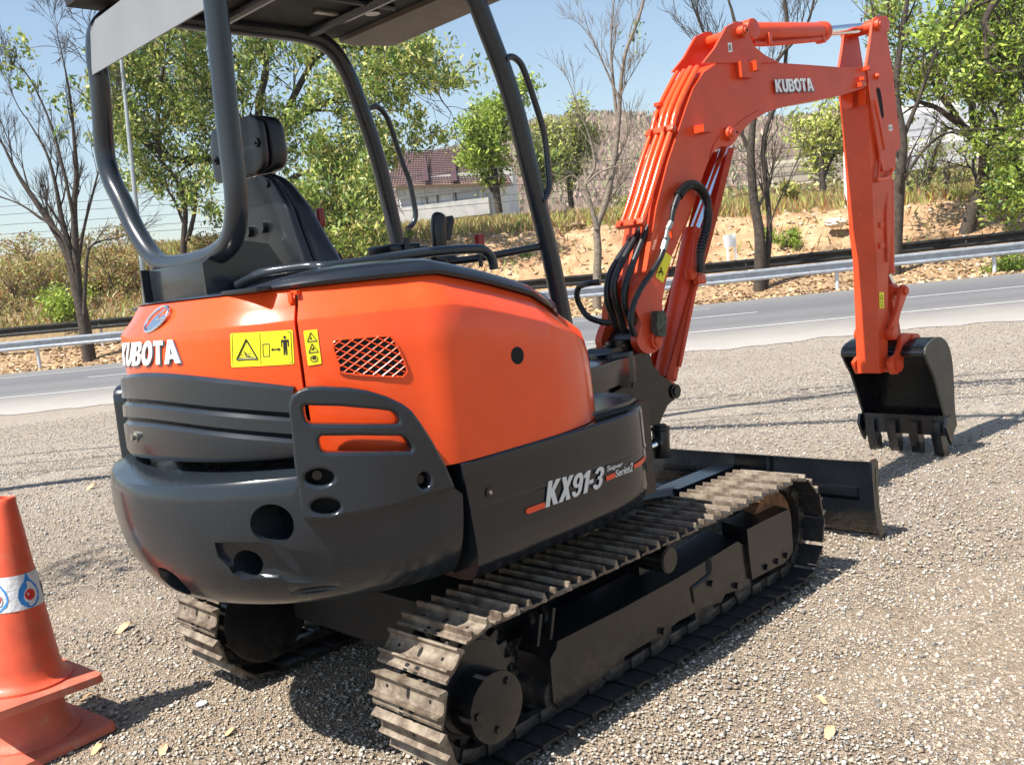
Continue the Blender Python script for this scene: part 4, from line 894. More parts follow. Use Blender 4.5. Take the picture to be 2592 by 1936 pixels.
for j, wl in ((4, .1), (7, .12)):
    r, z = BL[j]; a = BL[max(j-1, 0)]; b = BL[min(j+1, len(BL)-1)]; t = Vector((b[0]-a[0], 0, b[1]-a[1])).normalized()
    rot = Matrix((( -t.z*1., 0, t.x), (0, 1, 0), (t.x, 0, t.z)))
    ang = math.atan2(t.x, t.z); m.box(BW(r-.028, z+.005, -.008), (.030, .165, .035), (Matrix.Rotation(BA, 3, 'Z') @ Matrix.Rotation(ang, 3, 'Y')), bev=.006)
    for wd in (-.05, .03): m.cyl(BW(r-.04, z+.008, wd), BW(r-.062, z+.014, wd), .010, n=6)
m.done('pipe_clamp', ORANGE2, boom, 30)
m = MB(); p = BW(*bl(*z3(165, 590), .05), .05); m.cyl(p-Vector((0, 0, .005)), p+Vector((0, 0, .012)), .022, n=20); m.tube([p, BW(*bl(*z3(150, 720), .07), .07), BW(*bl(*z3(90, 900), .07), .07), BW(*bl(*z3(60, 1020), .09), .09), BW(*bl(*z3(0, 1100), .09), .09)], .007, n=8, smooth=4); m.done('thin_pipe', ORANGE2, boom, 50)
# fittings and rubber hoses at the boom foot
def hose(pts, r, name='hydraulic_hose', mat=RUBBER, par=None): return MB().tube(pts, r, n=12, smooth=6).done(name, mat, par or boom, 60)
def zf(X, Y): return 1000+X*900/2212, 250+Y*900/2212
hs = [[(1540, 650), (1535, 720), (1500, 830), (1400, 980), (1330, 1110), (1320, 1250), (1345, 1330)],
      [(1585, 660), (1560, 740), (1500, 860), (1420, 1000), (1365, 1130), (1370, 1250), (1400, 1340)],
      [(1620, 660), (1590, 760), (1530, 900), (1470, 1050), (1430, 1180), (1430, 1290), (1455, 1350)]]
for i, pl in enumerate(hs):
    wd = (.045, .0, -.045)[i]; pts = [BH(*zf(*p), wd-.0) for p in pl]; hose(pts, .0155)
m = MB()
for i, pl in enumerate(hs):
    wd = (.045, .0, -.045)[i]; a, b = BH(*zf(*pl[0]), wd), BH(*zf(*pl[2]), wd); c_ = BH(*zf(*pl[1]), wd); m.cyl(a, c_, .019, n=8).cyl(c_, c_+(c_-a)*.5, .016, n=12)
m.done('hose_fitting', ORANGE2, boom, 30)
pts = [BH(*q8(230, -20), .0), BH(*q8(150, -10), .03), BH(*q8(60, 20), .10), BH(*q8(35, 90), .12), BH(*q8(60, 180), .12), BH(*q8(130, 280), .08), BH(*q8(240, 325), .03), BH(*q8(330, 335), .0)]
hose(pts, .0135)
# black hose bundle going down into the swing post
for i, pl in enumerate([[(320, 120), (330, 220), (360, 320), (400, 420)], [(380, 150), (400, 240), (430, 330), (450, 420)], [(460, 160), (480, 260), (510, 330), (520, 420)], [(500, 230), (530, 300), (545, 360), (540, 430)]]):
    hose([BH(*q8(*p), .05-.045*i) for p in pl], .015)
# hose on the right flank with the ribbed sleeve
hp = [(205, 1330), (215, 1280), (235, 1240), (250, 1160), (275, 1095), (300, 1060), (345, 1030), (395, 1050), (430, 1110), (442, 1180), (430, 1280), (400, 1400), (400, 1520)]
pts = [BH(*z3(*p), -.125) for p in hp]; hose(pts[2:], .0125)
sl_, _ = cr(pts[4:], 14); MB().tube(pts[3:], .0155, n=12, smooth=6).done('hydraulic_hose', RUBBER, boom, 60)
m = MB(); step = max(1, len(sl_)//44)
for i in range(0, len(sl_)-step, step):
    a, b = sl_[i], sl_[i+step]; mid = a.lerp(b, .5); m.cyl(a.lerp(b, .1), a.lerp(b, .52), .0225, n=14)
m.done('ribbed_sleeve', RUBBER, boom, 40)
m = MB(); m.cyl(pts[1], pts[2], .014, n=8).cyl(pts[0], pts[1], .011, n=12); m.done('hose_fitting', SCREW, boom)
lug(z3(232, 1310), .045, .03, .03, boom, wd=-.088)
hp2 = [(208, 1320), (195, 1380), (170, 1450), (120, 1530), (60, 1620), (20, 1720), (10, 1800), (30, 1870)]
hose([BH(*z3(*p), -.115) for p in hp2], .0135); m = MB(); m.cyl(BH(*z3(212, 1318), -.115), BH(*z3(190, 1395), -.115), .016, n=8); m.done('hose_fitting', SCREW, boom)
# work lamp socket at the boom foot
r, z = bl(*q8(735, 345), -.14); m = MB(); m.prism([(r-.028, z-.05), (r+.022, z-.06), (r+.04, z+.02), (r+.03, z+.055), (r-.018, z+.06), (r-.03, z+.0)], lambda a, b: BW(a, b, -.13), lambda a, b: BW(a, b, -.165)); m.bevel(.006, 2)
m.done('rubber_block', speck('perished rubber', (.01, .012, .012), (.12, .13, .09), 40), boom)
# boom cylinder
m = MB(); A = BH(*q8(835, 905), 0); tb = bl(*z3(368, 1290), 0); Bt = BW(tb[0], tb[1], 0); tp = bl(*z3(572, 745), 0); Tp = BW(tp[0], tp[1], 0)
pbx = BW(pb[0], pb[1], 0); dv = (Bt-pbx).normalized()
m.cyl(pbx+dv*.06, Bt, .056, n=36); m.cyl(Bt-dv*.03, Bt, .060, n=36); m.cyl(BW(pb[0], pb[1], -.05), BW(pb[0], pb[1], .05), .05, n=28); m.bevel(.003, 2, 60)
m.tube([pbx+dv*.12+Vector((0, -.068, 0)), pbx+dv*.5+Vector((0, -.068, 0)), Bt-dv*.02+Vector((0, -.068, 0))], .011, n=8, smooth=1)
bcyl = m.done('boom_cylinder', ORANGE2, EX, 40); MB().cyl(Bt, Tp, .029, n=32).done('piston_rod', CHROME, bcyl)
m = MB(); ga = [bl(*p, -.06) for p in [z3(583, 825), z3(520, 1090), z3(440, 1400), z6(370, 200), z6(245, 655), z6(238, 685)]]; gb = [bl(*p, -.06) for p in [z6(170, 655), z6(270, 200)]]
P = [Vector((a[0], 0, a[1])) for a in ga]
for s_ in (-1, 1):
    rows = [[BW(a[0]-dd, a[1], s_*.066) for a in ga] for dd in (0, .05)]; m.grid(rows)
m.grid([[BW(a[0], a[1], wd) for a in ga] for wd in (-.066, .066)]); bmesh.ops.solidify(m.bm, geom=m.bm.faces[:], thickness=.006)
m.done('cylinder_guard', ORANGE2, bcyl, 40)
m = MB(); c0 = BH(*z3(365, 1500), -.085); m.tube([BH(*z3(382, 1330), -.07), BH(*z3(370, 1420), -.085), c0, BH(*z3(355, 1545), -.085)], .016, n=10, smooth=4); m.box(BH(*z3(395, 1560), -.09), (.07, .03, .045), bev=.006); m.box(BH(*z3(345, 1525), -.08), (.05, .04, .06), bev=.008); m.done('port_block', ORANGE2, bcyl, 40)
# arm
wa = -.075
ap = [z3(*p) for p in [(1350, 112), (1375, 92), (1400, 100), (1412, 140), (1430, 260), (1452, 400), (1475, 620), (1495, 790), (1493, 832), (1470, 852), (1468, 950), (1440, 1010), (1436, 1100), (1436, 1300), (1438, 1480)]]+[z6(*p) for p in [(1440, 100), (1446, 400), (1446, 540), (1438, 600), (1420, 645), (1390, 650), (1365, 600), (1340, 300), (1322, 0)]]+[z3(*p) for p in [(1310, 1300), (1296, 1000), (1285, 800), (1275, 560), (1290, 420), (1305, 372), (1318, 300), (1330, 220), (1338, 150)]]
# the side plate's rear edge from the photo
ap2 = [z3(1350, 112), z3(1375, 92), z3(1400, 100), z3(1412, 140), z3(1430, 260), z3(1452, 400), z3(1475, 620), z3(1495, 790), z3(1493, 832), z3(1470, 852), z3(1468, 950), z3(1462, 1000), z3(1462, 1100), z3(1462, 1300), z3(1448, 1500), z6(1446, 100), z6(1446, 400), z6(1446, 540), z6(1438, 600), z6(1425, 645), z6(1403, 650), z6(1396, 560), z6(1390, 300), z6(1380, 0), z3(1364, 1300), z3(1349, 1000), z3(1336, 800), z3(1324, 560), z3(1318, 480), z3(1306, 372), z3(1318, 300), z3(1330, 220), z3(1338, 150)]
AP = [bl(*p, wa) for p in ap2]; i0 = 0
m = MB()
low = [AP[i] for i in range(6, len(AP)-4)]
_wa = lambda z: .071+.014*min(1, max(0, (z-.7)/1.4))
m.prism(low, lambda r, z: BW(r, z, -_wa(z)), lambda r, z: BW(r, z, _wa(z))); m.bevel(.004, 2, 40); arm = m.done('arm', ORANGE2, EX, 30)
m = MB()
upper = AP[:11]+[bl(*z3(1400, 960), wa), bl(*z3(1340, 700), wa), bl(*z3(1318, 470), wa)]+AP[-4:]
for s_ in (-1, 1): m.prism(upper, lambda r, z: BW(r, z, s_*.096), lambda r, z: BW(r, z, s_*.080))
m.bevel(.003, 2, 40); m.done('arm_plate', ORANGE2, arm, 30)
m = MB()
for px, hw, rr in ((z3(1382, 143), .118, .034), (z3(1377, 428), .112, .018), (z6(1395, 605), .0, .0)):
    if hw: r, z = bl(*px, -.095); m.cyl(BW(r, z, -hw), BW(r, z, hw), rr, n=32); m.cyl(BW(r, z, -hw-.007), BW(r, z, hw+.007), rr*.55, n=20)
m.bevel(.003, 2, 60); m.done('pin', ORANGE2, arm, 40)
m = MB(); sl_px = [(1375, 500), (1385, 488), (1398, 500), (1408, 560), (1418, 640), (1415, 665), (1405, 655), (1392, 590)]
Q = [bl(*z3(*p), -.0925) for p in sl_px]; m.prism(Q, lambda r, z: BW(r, z, -.0955), lambda r, z: BW(r, z, -.0968)); sl2 = m.done('slot', HOLE, arm)
m = MB(); m.tube([BH(*z3(*p), -.098) for p in [(1348, 560), (1365, 680), (1385, 800), (1398, 900), (1385, 1000), (1400, 1010)]], .008, n=8, smooth=3); m.tube([BH(*z3(*p), -.098) for p in [(1370, 560), (1400, 700), (1425, 835)]], .006, n=8, smooth=3); m.done('weld_seam', ORANGE2, arm, 50)
m = MB(); m.tube([BH(*z3(*p), -.10) for p in [(1385, 1000), (1430, 995), (1455, 980), (1470, 945)]], .010, n=10, smooth=4); m.done('hook', ORANGE, arm, 50)
d = decal([z3(1447, 698), z3(1466, 697), z3(1469, 729), z3(1450, 732)], -.0965, WHITE, arm); letters('01', None, INK, d, offset=.01, q=quadB([z3(1452, 722), z3(1465, 721), z3(1463, 706), z3(1451, 707)], -.0985, .0005))
d = decal([z6(1396, 198), z6(1420, 197), z6(1422, 287), z6(1398, 288)], -.0765, YEL, arm)
m = MB(); f = quadB([z6(1398, 288), z6(1422, 287), z6(1420, 197), z6(1396, 198)], -.0785, .0008); line(m, f, [(.2, .55), (.8, .55), (.5, .85)], .0016); line(m, f, [(.3, .1), (.7, .1), (.7, .4), (.3, .4)], .0014); m.done('pictogram', INK, d)
# shade plates under the boom tip
m = MB()
for wd in (-.062, .062):
    P = [z3(1190, 535), z3(1250, 520), z3(1250, 600), z3(1235, 608), z3(1195, 608)] if wd > 0 else [z3(1283, 505), z3(1322, 500), z3(1322, 590), z3(1288, 590)]
    Q = [PX(*p, BW(AP[28][0], 0, 0).x-.02) for p in P]; m.prism([(q.y, q.z) for q in Q], lambda y, z: Vector((Q[0].x-.012, y, z)), lambda y, z: Vector((Q[0].x-.004, y, z)))
m.done('chafing_plate', ORANGE, arm)
# arm cylinder
r0, z0 = bl(*z3(628, 183), 0); r1v, zv1 = bl(*z3(1085, 178), 0); rr2, zz2 = bl(*z3(1382, 148), 0)
A0, A1, A2 = BW(r0, z0, 0), BW(r1v, zv1, 0), BW(rr2, zz2, 0); dv = (A1-A0).normalized()
m = MB(); m.cyl(A0+dv*.02, A1, .050, n=36); m.cyl(A1-dv*.05, A1+dv*.004, .055, n=36); m.cyl(BW(r0, z0, -.075), BW(r0, z0, .075), .052, n=30); m.bevel(.003, 2, 60)
m.tube([BH(*z3(690, 245), -.03), BH(*z3(800, 243), -.03), BH(*z3(1060, 220), -.03), BH(*z3(1080, 215), -.01)], .014, n=10, smooth=3); m.box(BH(*z3(768, 222), -.03), (.03, .05, .06), bev=.004); m.box(BH(*z3(1070, 222), -.02), (.035, .05, .04), bev=.004)
acyl = m.done('arm_cylinder', ORANGE2, EX, 40); MB().cyl(A1, A2-(A2-A1).normalized()*.05, .028, n=30).done('piston_rod', CHROME, acyl)
m = MB(); m.cyl(BW(rr2, zz2, -.06), BW(rr2, zz2, .06), .046, n=30); m.cyl(A2-(A2-A1).normalized()*.1, A2, .036, n=24); m.bevel(.003, 2, 60); m.done('rod_eye', ORANGE2, acyl, 40)
# bucket cylinder on the far side of the arm
c0 = bl(*z3(1462, 1010), -.03); c1 = bl(*z3(1462, 1525), -.03); c2 = bl(*z6(1500, 165), -.03)
C0, C1, C2 = BW(*c0, 0), BW(*c1, 0), BW(*c2, 0); m = MB(); m.cyl(C0, C1, .046, n=30); m.cyl(C1-Vector((0, 0, .0)), C1+(C0-C1).normalized()*.04, .051, n=30); m.bevel(.003, 2, 60)
m.tube([BH(*z3(1438, 1070), -.075), BH(*z3(1435, 1200), -.085), BH(*z3(1440, 1400), -.085), BH(*z3(1442, 1460), -.085)], .007, n=8, smooth=3)
for y in (1255, 1370): m.box(BH(*z3(1415, y), -.078), (.09, .012, .035), bev=.003)
kcyl = m.done('bucket_cylinder', ORANGE2, EX, 40); MB().cyl(C1, C2, .024, n=24).done('piston_rod', CHROME, kcyl)
# linkage
L1 = bl(*z6(1530, 190), -.10); L2 = bl(*z6(1463, 428), -.10); E1 = bl(*z6(1468, 602), -.09); E2 = bl(*z6(1548, 455), -.09)
def dogbone(a, b, ra, rb, w0, w1, m, waist=.6):
    d = Vector((b[0]-a[0], b[1]-a[1])).normalized(); n = Vector((-d.y, d.x)); O = []
    for k in range(13): t = math.pi/2+math.pi*k/12; O.append((a[0]+ra*(d.x*math.cos(t)+n.x*math.sin(t)), a[1]+ra*(d.y*math.cos(t)+n.y*math.sin(t))))
    O.append(((a[0]+b[0])/2-n.x*ra*waist, (a[1]+b[1])/2-n.y*ra*waist))
    for k in range(13): t = -math.pi/2+math.pi*k/12; O.append((b[0]+rb*(d.x*math.cos(t)+n.x*math.sin(t)), b[1]+rb*(d.y*math.cos(t)+n.y*math.sin(t))))
    O.append(((a[0]+b[0])/2+n.x*ra*waist, (a[1]+b[1])/2+n.y*ra*waist))
    m.prism(O, lambda r, z: BW(r, z, w0), lambda r, z: BW(r, z, w1))
m = MB()
for s_ in (-1, 1): dogbone(L1, L2, .038, .040, s_*.110, s_*.085, m)
m.cyl(BW(*L1, -.125), BW(*L1, .125), .026, n=24).cyl(BW(*L2, -.125), BW(*L2, .125), .036, n=24).cyl(BW(*L1, -.05), BW(*L1, .05), .048, n=24); m.bevel(.003, 2, 50)
lk = m.done('tipping_link', ORANGE2, EX, 40)
m = MB(); m.tube([BW(*L1, 0), BW(*E2, 0)], .035, n=4, smooth=1); dogbone(L1, E2, .036, .036, -.04, .04, m); m.bevel(.003); m.done('bucket_link', ORANGE2, EX, 40)
# bucket
bw = .262
bo = [(1640, 545), (1648, 500), (1690, 458), (1725, 448), (1762, 480), (1788, 560), (1800, 700), (1806, 850), (1818, 935)]
BO = [bl(*z6(*p), -.26) for p in bo]; BOs = sm2(BO, 4, closed=False)
sidep = BOs+[bl(*z6(*p), -.26) for p in [(1790, 1000), (1765, 930), (1752, 885), (1722, 770), (1690, 660), (1658, 590)]]
m = MB()
rows = [[BW(r, z, wd) for r, z in BOs] for wd in (-bw, bw)]; m.grid(rows); bmesh.ops.solidify(m.bm, geom=m.bm.faces[:], thickness=.010)
bk = m.done('bucket', BUCK, EX, 40)
m = MB(); m.prism(sidep, lambda r, z: BW(r, z, -bw-.012), lambda r, z: BW(r, z, -bw+.002)); m.bevel(.003, 2, 50); m.done('side_plate', SIDEG, bk, 40)
m = MB(); m.prism(sidep, lambda r, z: BW(r, z, bw+.012), lambda r, z: BW(r, z, bw-.002)); m.bevel(.003, 2, 50); m.done('side_plate', BUCK, bk, 40)
m = MB(); lip = bl(*z6(1640, 548), -.26); m.cyl(BW(lip[0]+.012, lip[1]+.01, -bw), BW(lip[0]+.012, lip[1]+.01, bw), .020, n=20); m.done('top_lip', BUCK, bk, 40)
tl = bl(*z6(1755, 890), -.26); tb_ = bl(*z6(1760, 1000), -.26)
m = MB(); m.prism([(tl[0], tl[1]), (tb_[0]+.01, tb_[1]), (tb_[0]+.03, tb_[1]), (BOs[-1][0], BOs[-1][1]), (tl[0]+.02, tl[1]+.0)], lambda r, z: BW(r, z, -bw), lambda r, z: BW(r, z, bw)); m.bevel(.003); m.done('cutting_edge', BUCK, bk)
for i in range(4):
    wd = -.215+.143*i; m = MB(); rt = tb_[0]-.004
    m.prism([(rt-.02, tb_[1]+.085), (rt+.045, tb_[1]+.085), (rt+.05, tb_[1]+.02), (rt+.075, tb_[1]-.045), (rt+.06, -.012), (rt+.035, -.012), (rt-.015, tb_[1]-.0)], lambda r, z: BW(r, z, wd-.03), lambda r, z: BW(r, z, wd+.03)); m.bevel(.006, 2, 30); m.done('tooth', BUCK, bk, 30)
m = MB()
for s_, sh in ((-1, 0), (1, 0)):
    rs_ = tb_[0]; m.prism([(rs_-.02, tb_[1]+.12), (rs_+.05, tb_[1]+.12), (rs_+.07, tb_[1]+.03), (rs_+.03, tb_[1]-.06), (rs_-.0, tb_[1]-.02), (rs_-.04, tb_[1]+.06)], lambda r, z: BW(r, z, s_*(bw+.013)), lambda r, z: BW(r, z, s_*(bw+.030)))
m.bevel(.004); m.done('side_cutter', BUCK, bk, 30)
ear = [bl(*z6(*p), -.10) for p in [(1440, 620), (1432, 590), (1450, 560), (1475, 545), (1490, 500), (1500, 440), (1520, 425), (1590, 428), (1608, 445), (1560, 480), (1530, 520), (1512, 570), (1500, 620), (1480, 652), (1455, 655)]]
m = MB()
for s_ in (-1, 1): m.prism(ear, lambda r, z: BW(r, z, s_*.125), lambda r, z: BW(r, z, s_*.100))
m.cyl(BW(*E1, -.15), BW(*E1, .15), .028, n=24).cyl(BW(*E2, -.14), BW(*E2, .14), .024, n=24); m.cyl(BW(E1[0], E1[1], -.075), BW(E1[0], E1[1], .075), .045, n=24); m.bevel(.003, 2, 50); m.done('bucket_ear', ORANGE2, bk, 40)
m = MB()
for s_ in (-1, 1): m.cyl(BW(E1[0], E1[1], s_*.125), BW(E1[0], E1[1], s_*.14), .042, n=24)
m.done('bushing', ORANGE2, bk, 40)

# ------------------------------------------------------------------ ground, road, banks
def sstep(a, b, x): x = min(1, max(0, (x-a)/(b-a))); return x*x*(3-2*x)
from mathutils import noise as mn
def nz(x, y, sc=1, seed=0): return mn.noise(Vector((x*sc, y*sc, seed)))
def fb(x, y, sc, seed=0): return mn.fractal(Vector((x*sc, y*sc, seed)), .9, 2.1, 4)
def bank_h(t): return 2.7-.040*t if t > -30 else 3.9
def H(s, t):
    if s < 22.9: return 0.
    tl = sstep(-9, -15, t)
    h = sstep(23.9, 26.2, s)*.38+sstep(26.2, 28.6, s)*.35
    top = max(1.2, bank_h(t))
    k = sstep(28.3-1.5*tl, 33.0-1.2*tl, s)
    h += (top-.73)*k
    if s > 33: h += (4.5-.045*t-top)*min(1, (s-33)/27.)
    if s > 60: h += (s-60)*.052*(1-.0*t)
    rough = .22*k*(1+.8*fb(s, t, .5, 3))*fb(s, t, 1.1, 1)+.12*k*fb(s, t, 3.2, 5)
    if s > 23.9: rough += .05*fb(s, t, 1.7, 9)
    return h+rough
def sheet(S, Tt, name, mat, z0=0., fn=H):
    m = bmesh.new(); V = [[m.verts.new(W(s, t, fn(s, t)+z0)) for t in Tt] for s in S]
    for i in range(len(S)-1):
        for j in range(len(Tt)-1): m.faces.new((V[i][j], V[i][j+1], V[i+1][j+1], V[i+1][j]))
    bmesh.ops.recalc_face_normals(m, faces=m.faces); me = bpy.data.meshes.new(name); m.to_mesh(me); m.free()
    o = link_mesh(name, me, mat); sharp(me, 80)
    if o.data.polygons[0].normal.z < 0: me.flip_normals()
    return o
def ramp_mix(nt, fac, a, b):
    mx = N_(nt, 'ShaderNodeMix', data_type='RGBA'); nt.links.new(fac, mx.inputs[0])
    for i, c in ((6, a), (7, b)):
        if hasattr(c, 'is_linked') or hasattr(c, 'links'): nt.links.new(c, mx.inputs[i])
        else: mx.inputs[i].default_value = (*c, 1)
    return mx.outputs[2]
GRAV, nt, b = newmat('gravel ground')
tc = nt.nodes.new('ShaderNodeTexCoord')
v1 = N_(nt, 'ShaderNodeTexVoronoi'); v1.inputs['Scale'].default_value = 75; nt.links.new(tc.outputs['Object'], v1.inputs['Vector'])
v2 = N_(nt, 'ShaderNodeTexVoronoi'); v2.inputs['Scale'].default_value = 190; nt.links.new(tc.outputs['Object'], v2.inputs['Vector'])
sep = N_(nt, 'ShaderNodeSeparateColor'); nt.links.new(v1.outputs['Color'], sep.inputs[0]); sep2 = N_(nt, 'ShaderNodeSeparateColor'); nt.links.new(v2.outputs['Color'], sep2.inputs[0])
ca = ramp(nt, sep.outputs[0], [(0, (.15, .125, .10)), (.3, (.29, .245, .20)), (.6, (.39, .34, .285)), (.85, (.52, .46, .40)), (1, (.70, .66, .61))])
cb = ramp(nt, sep2.outputs[1], [(0, (.17, .145, .12)), (.5, (.34, .30, .26)), (1, (.56, .51, .46))])
cc = ramp_mix(nt, noise(nt, 9, 4), ca, cb)
dust = ramp(nt, noise(nt, .8, 6, .6), [(.42, (0, 0, 0)), (.66, (1, 1, 1))])
ms = N_(nt, 'ShaderNodeMath', operation='MULTIPLY'); nt.links.new(dust, ms.inputs[0]); ms.inputs[1].default_value = .75
col = ramp_mix(nt, ms.outputs[0], cc, (.36, .31, .25))
g2 = ramp(nt, noise(nt, .35, 4, .6), [(.3, (.93, .89, .83)), (.7, (1.12, 1.10, 1.05))])
mm = N_(nt, 'ShaderNodeMix', data_type='RGBA', blend_type='MULTIPLY'); mm.inputs[0].default_value = 1; nt.links.new(col, mm.inputs[6]); nt.links.new(g2, mm.inputs[7])
m3 = N_(nt, 'ShaderNodeMix', data_type='RGBA', blend_type='MULTIPLY'); m3.inputs[0].default_value = 1; nt.links.new(mm.outputs[2], m3.inputs[6]); nt.links.new(ramp(nt, noise(nt, 16, 7, .85), [(.34, (.80, .79, .78)), (.5, (1, 1, 1)), (.66, (1.18, 1.17, 1.16))]), m3.inputs[7])
dsg = N_(nt, 'ShaderNodeVectorMath', operation='DOT_PRODUCT'); dsg.inputs[1].default_value = (.809, .588, 0); nt.links.new(tc.outputs['Object'], dsg.inputs[0])
ad = N_(nt, 'ShaderNodeMath', operation='MULTIPLY_ADD'); nt.links.new(noise(nt, .7, 5, .65), ad.inputs[0]); ad.inputs[1].default_value = 5; nt.links.new(dsg.outputs['Value'], ad.inputs[2])
near_ = N_(nt, 'ShaderNodeMapRange'); near_.inputs[1].default_value = 7.; near_.inputs[2].default_value = 2.2; nt.links.new(ad.outputs[0], near_.inputs[0])
m4 = N_(nt, 'ShaderNodeMix', data_type='RGBA', blend_type='MULTIPLY'); nt.links.new(near_.outputs[0], m4.inputs[0]); nt.links.new(m3.outputs[2], m4.inputs[6]); m4.inputs[7].default_value = (.84, .765, .67, 1)
nt.links.new(m4.outputs[2], b.inputs['Base Color']); b.inputs['Roughness'].default_value = .85
bh = N_(nt, 'ShaderNodeMath', operation='ADD'); nt.links.new(v1.outputs['Distance'], bh.inputs[0]); nt.links.new(v2.outputs['Distance'], bh.inputs[1])
bm_ = N_(nt, 'ShaderNodeBump', invert=True); bm_.inputs['Strength'].default_value = .9; bm_.inputs['Distance'].default_value = .012; nt.links.new(bh.outputs[0], bm_.inputs['Height']); nt.links.new(bm_.outputs[0], b.inputs['Normal'])
EARTH, nt, b = newmat('bank earth')
c1 = ramp(nt, noise(nt, 1.6, 9, .65), [(.3, (.26, .135, .065)), (.45, (.42, .25, .13)), (.6, (.52, .35, .20)), (.75, (.60, .46, .30))])
c2 = ramp(nt, noise(nt, 5, 8, .7), [(.35, (.10, .085, .04)), (.6, (.26, .19, .09)), (.8, (.34, .27, .13))])
tc = nt.nodes.new('ShaderNodeTexCoord'); sx = N_(nt, 'ShaderNodeSeparateXYZ'); nt.links.new(tc.outputs['Object'], sx.inputs[0])
dt = N_(nt, 'ShaderNodeVectorMath', operation='DOT_PRODUCT'); dt.inputs[1].default_value = (.588, -.809, 0); nt.links.new(tc.outputs['Object'], dt.inputs[0])
ds = N_(nt, 'ShaderNodeVectorMath', operation='DOT_PRODUCT'); ds.inputs[1].default_value = (.809, .588, 0); nt.links.new(tc.outputs['Object'], ds.inputs[0])
mr = N_(nt, 'ShaderNodeMapRange'); mr.inputs[1].default_value = -10; mr.inputs[2].default_value = -14; nt.links.new(dt.outputs['Value'], mr.inputs[0])
mr2 = N_(nt, 'ShaderNodeMapRange'); mr2.inputs[1].default_value = 33.2; mr2.inputs[2].default_value = 35.5; nt.links.new(ds.outputs['Value'], mr2.inputs[0])
mx_ = N_(nt, 'ShaderNodeMath', operation='MAXIMUM'); nt.links.new(mr.outputs[0], mx_.inputs[0]); nt.links.new(mr2.outputs[0], mx_.inputs[1])
bank_c = ramp_mix(nt, mx_.outputs[0], c1, c2)
leafy = ramp(nt, noise(nt, 7, 9, .75), [(.32, (.15, .09, .045)), (.5, (.34, .22, .12)), (.62, (.47, .34, .20)), (.78, (.56, .45, .30))])
mr3 = N_(nt, 'ShaderNodeMapRange'); mr3.inputs[1].default_value = 28.4; mr3.inputs[2].default_value = 27.0; nt.links.new(ds.outputs['Value'], mr3.inputs[0])
nt.links.new(ramp_mix(nt, mr3.outputs[0], bank_c, leafy), b.inputs['Base Color']); b.inputs['Roughness'].default_value = .95; bump(nt, b, noise(nt, 3.5, 9, .75), 1, .12)
ASPH, nt, b = newmat('asphalt')
tc = nt.nodes.new('ShaderNodeTexCoord'); ds = N_(nt, 'ShaderNodeVectorMath', operation='DOT_PRODUCT'); ds.inputs[1].default_value = (.809, .588, 0); nt.links.new(tc.outputs['Object'], ds.inputs[0])
nn1 = N_(nt, 'ShaderNodeMath', operation='MULTIPLY_ADD'); nt.links.new(noise(nt, 1.2, 5), nn1.inputs[0]); nn1.inputs[1].default_value = 1.6; nt.links.new(ds.outputs['Value'], nn1.inputs[2])
lane = ramp(nt, N_(nt, 'ShaderNodeMapRange').outputs[0], [(0, (.1, .1, .1))]) if False else None
mr = N_(nt, 'ShaderNodeMapRange'); mr.inputs[1].default_value = 10.5; mr.inputs[2].default_value = 23.7; nt.links.new(nn1.outputs[0], mr.inputs[0])
lc = ramp(nt, mr.outputs[0], [(0, (.35, .32, .29)), (.10, (.31, .29, .265)), (.18, (.26, .24, .215)), (.30, (.175, .168, .16)), (.40, (.12, .12, .122)), (.5, (.14, .14, .142)), (.62, (.105, .107, .112)), (.8, (.125, .125, .13)), (1, (.17, .165, .155))])
mm = N_(nt, 'ShaderNodeMix', data_type='RGBA', blend_type='MULTIPLY'); mm.inputs[0].default_value = 1; nt.links.new(lc, mm.inputs[6]); nt.links.new(ramp(nt, noise(nt, 40, 6, .8), [(.3, (.8, .8, .8)), (.7, (1.2, 1.2, 1.2))]), mm.inputs[7])
nt.links.new(mm.outputs[2], b.inputs['Base Color']); b.inputs['Roughness'].default_value = .8; bump(nt, b, noise(nt, 90, 4, .7), .5, .01)
far = [float(x) for x in np.concatenate([np.linspace(22.9, 36, 66), np.linspace(36.5, 60, 30), np.linspace(63, 130, 24), np.linspace(140, 600, 10)])]
tts = [float(x) for x in np.concatenate([[-600, -400, -250, -150, -100], np.linspace(-80, -36, 16), np.linspace(-35, 16, 200), np.linspace(17, 60, 20), [80, 120, 200, 400, 600]])]
# one continuous ground: gravel lot under the road and out to the embankment
def Hn(s, t):
    m_ = 0
    for (x, y, r, h) in ((3.42, -.22, .30, .035), (3.60, .1, .28, .03)):
        p = W(s, t); d2 = ((p.x-x)**2+(p.y-y)**2)/r**2; m_ += h*math.exp(-d2)
    return m_
g = sheet([-30, -14, -8]+[float(x) for x in np.linspace(-5, 6, 56)]+[8, 12, 22.95], [-900, -300, -80, -30, -12]+[float(x) for x in np.linspace(-8, 8, 81)]+[12, 30, 80, 300, 900], 'ground', GRAV, 0, lambda s, t: Hn(s, t)+.012*fb(s, t, .9, 2)*(1 if abs(t) < 8 and s < 6 else 0)-.004)
tag(g, kind='structure')
bk_ = sheet(far, tts, 'embankment', EARTH); tag(bk_, kind='structure')
rd = sheet([10.5, 10.9, 13, 17, 20, 22.9], [float(x) for x in np.concatenate([np.linspace(-300, -31, 60), np.linspace(-30, 14, 260), np.linspace(15, 300, 60)])], 'road', ASPH, .004, lambda s, t: 0)
for v in rd.data.vertices:
    s_, t_ = ST(v.co)
    if s_ < 10.7: q = W(s_+.45*fb(0, t_, .35, 2)+.22*fb(0, t_, 2.2, 6), t_, v.co.z); v.co = q; tag(rd, kind='structure')
